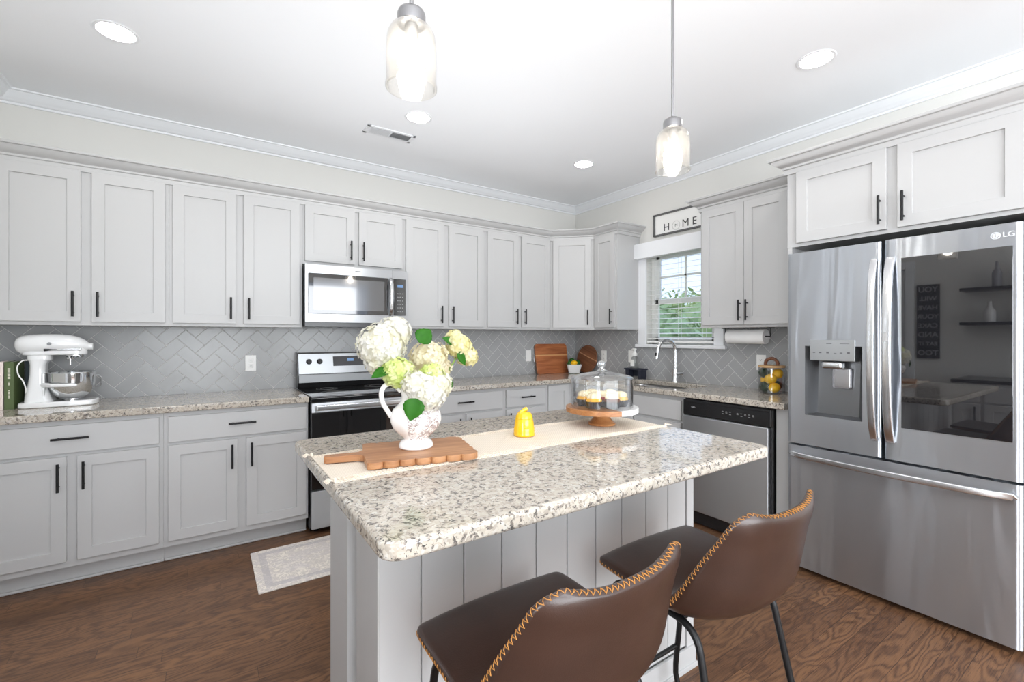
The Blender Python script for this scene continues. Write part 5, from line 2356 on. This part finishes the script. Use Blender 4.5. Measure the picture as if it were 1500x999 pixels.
# ------------------------------------------------------------------ what the refrigerator reflects: coffee bar on the end wall
bar_ = cabinet('bar_cabinet', 'white coffee bar cabinet with dark pulls against the wall beside the camera', (XL + .60, .24), R(90), 1.04, 0, .874, .596,
               [('door', .02, .40, .14, .684, ('v', .37, .59)), ('door', .43, .81, .14, .684, ('v', .46, .59)), ('door', .84, 1.02, .14, .684, ('v', .87, .59)),
                ('drawer', .02, .40, .703, .848, None), ('drawer', .43, .81, .703, .848, None), ('drawer', .84, 1.02, .703, .848, None)], True)
bm = BM()
box(bm, XL + .001, XL + .62, .235, 1.285, .8745, .905, .003)
single('bar_countertop', 'black worktop on the coffee bar cabinet beside the camera', 'countertop', bm, 'black_plastic')
for z, lb in ((1.42, 'lower'), (1.76, 'upper')):
    bm = BM()
    box(bm, XL + .001, XL + .24, .40, 1.30, z, z + .03, .002)
    single('wall_shelf', lb + ' dark shelf on the wall above the coffee bar', 'shelf', bm, 'black_plastic')
for k, (y, z, hh, r_) in enumerate(((.50, 1.791, .26, .038), (.68, 1.791, .24, .034), (.86, 1.791, .27, .036), (1.05, 1.791, .25, .036), (.55, 1.451, .22, .04), (.80, 1.451, .18, .05), (1.1, 1.451, .2, .045))):
    bm = BM()
    lathe(bm, [(.0001, 0), (r_, 0), (r_, hh * .55), (r_ * .35, hh * .75), (r_ * .35, hh), (.0001, hh)], 0, 0, 0, 20)
    o = single('bottle', ['slim', 'short', 'tall', 'plain', 'broad', 'stout', 'round'][k] + ' bottle on the ' + ('upper' if k < 4 else 'lower') + ' shelf of the coffee bar', 'bottle', bm,
               plain('bottle_tone', (.25, .25, .27) if k % 2 else (.7, .7, .7), .2), 'bottles on the coffee bar shelves', 40, (XL + .12, y, z + .0005))
ls = thing('letter_board', 'tall black letter board hanging on the wall beside the coffee bar', 'sign', (XL + .001, 1.60, 1.47), R(90))
bm = BM()
box(bm, -.098, .098, -.022, 0, -.40, .40, .003)
obj('board', bm, 'black_plastic', ls)
for k, s in enumerate(('YOU', 'WILL', 'HAVE', 'YOUR', 'CAKE', 'AND', 'EAT IT', 'TOO')):
    me = text_mesh(s, .078 if len(s) < 4 else .066 if len(s) < 6 else .056, .001, 'CENTER', 1.0, .001)
    obj('lettering', me, plain('letter_grey', srgb(150, 150, 150), .5), ls, loc=(0, -.024, .345 - k * .098), rot=(R(90), 0, 0))

# ------------------------------------------------------------------ outside the window
bm = BM()
box(bm, XR + .3, 40, -20, 25, -.6, -.5)
struct('ground', bm, plain('lawn', srgb(120, 150, 90), .9))


def tree(label, x, y, h, r_, seed):
    rnd = random.Random(seed)
    t = thing('tree', label, 'tree', (x, y, -.5), 0, 'trees outside the window')
    bm = BM()
    tube(bm, [(0, 0, 0), (.05, 0, h * .3), (0, .05, h * .6)], [.14, .11, .07], 10)
    obj('trunk', bm, plain('bark', srgb(96, 80, 66), .9), t)
    bm = BM()
    for k in range(int(900)):
        d_ = Vector((rnd.gauss(0, 1), rnd.gauss(0, 1), rnd.gauss(0, 1))).normalized()
        rr = r_ * (.55 + .5 * rnd.random()) * (1 + .25 * noise.noise(d_ * 2.5 + Vector((seed, 0, 0))))
        c = Vector((0, 0, h * .62)) + Vector((d_.x * rr, d_.y * rr, d_.z * rr * 1.05))
        s = rnd.uniform(.08, .16)
        a = Vector((rnd.uniform(-1, 1), rnd.uniform(-1, 1), rnd.uniform(-1, 1))).normalized() * s
        b = a.cross(d_).normalized() * s * .6
        bm.faces.new([bm.verts.new(c + a), bm.verts.new(c + b), bm.verts.new(c - a), bm.verts.new(c - b)])
    bmesh.ops.create_icosphere(bm, subdivisions=3, radius=r_ * .8, matrix=Matrix.Translation((0, 0, h * .62)))
    obj('foliage', bm, plain('tree_leaves', srgb(150 + seed * 6, 176 + seed * 3, 128), .7), t, 0)


tree('leafy green tree closest to the kitchen window outside', 9.5, 7.4, 2.5, 1.0, 1)
tree('rounded tree standing furthest along the lawn outside the window', 13.0, 8.4, 3.0, 1.3, 3)
tree('tall pale green tree beyond the window, behind the faucet', 16.0, 10.6, 3.2, 1.5, 5)
tree('bushy tree low behind the others outside the window', 20, 15.5, 3.6, 2.0, 2)
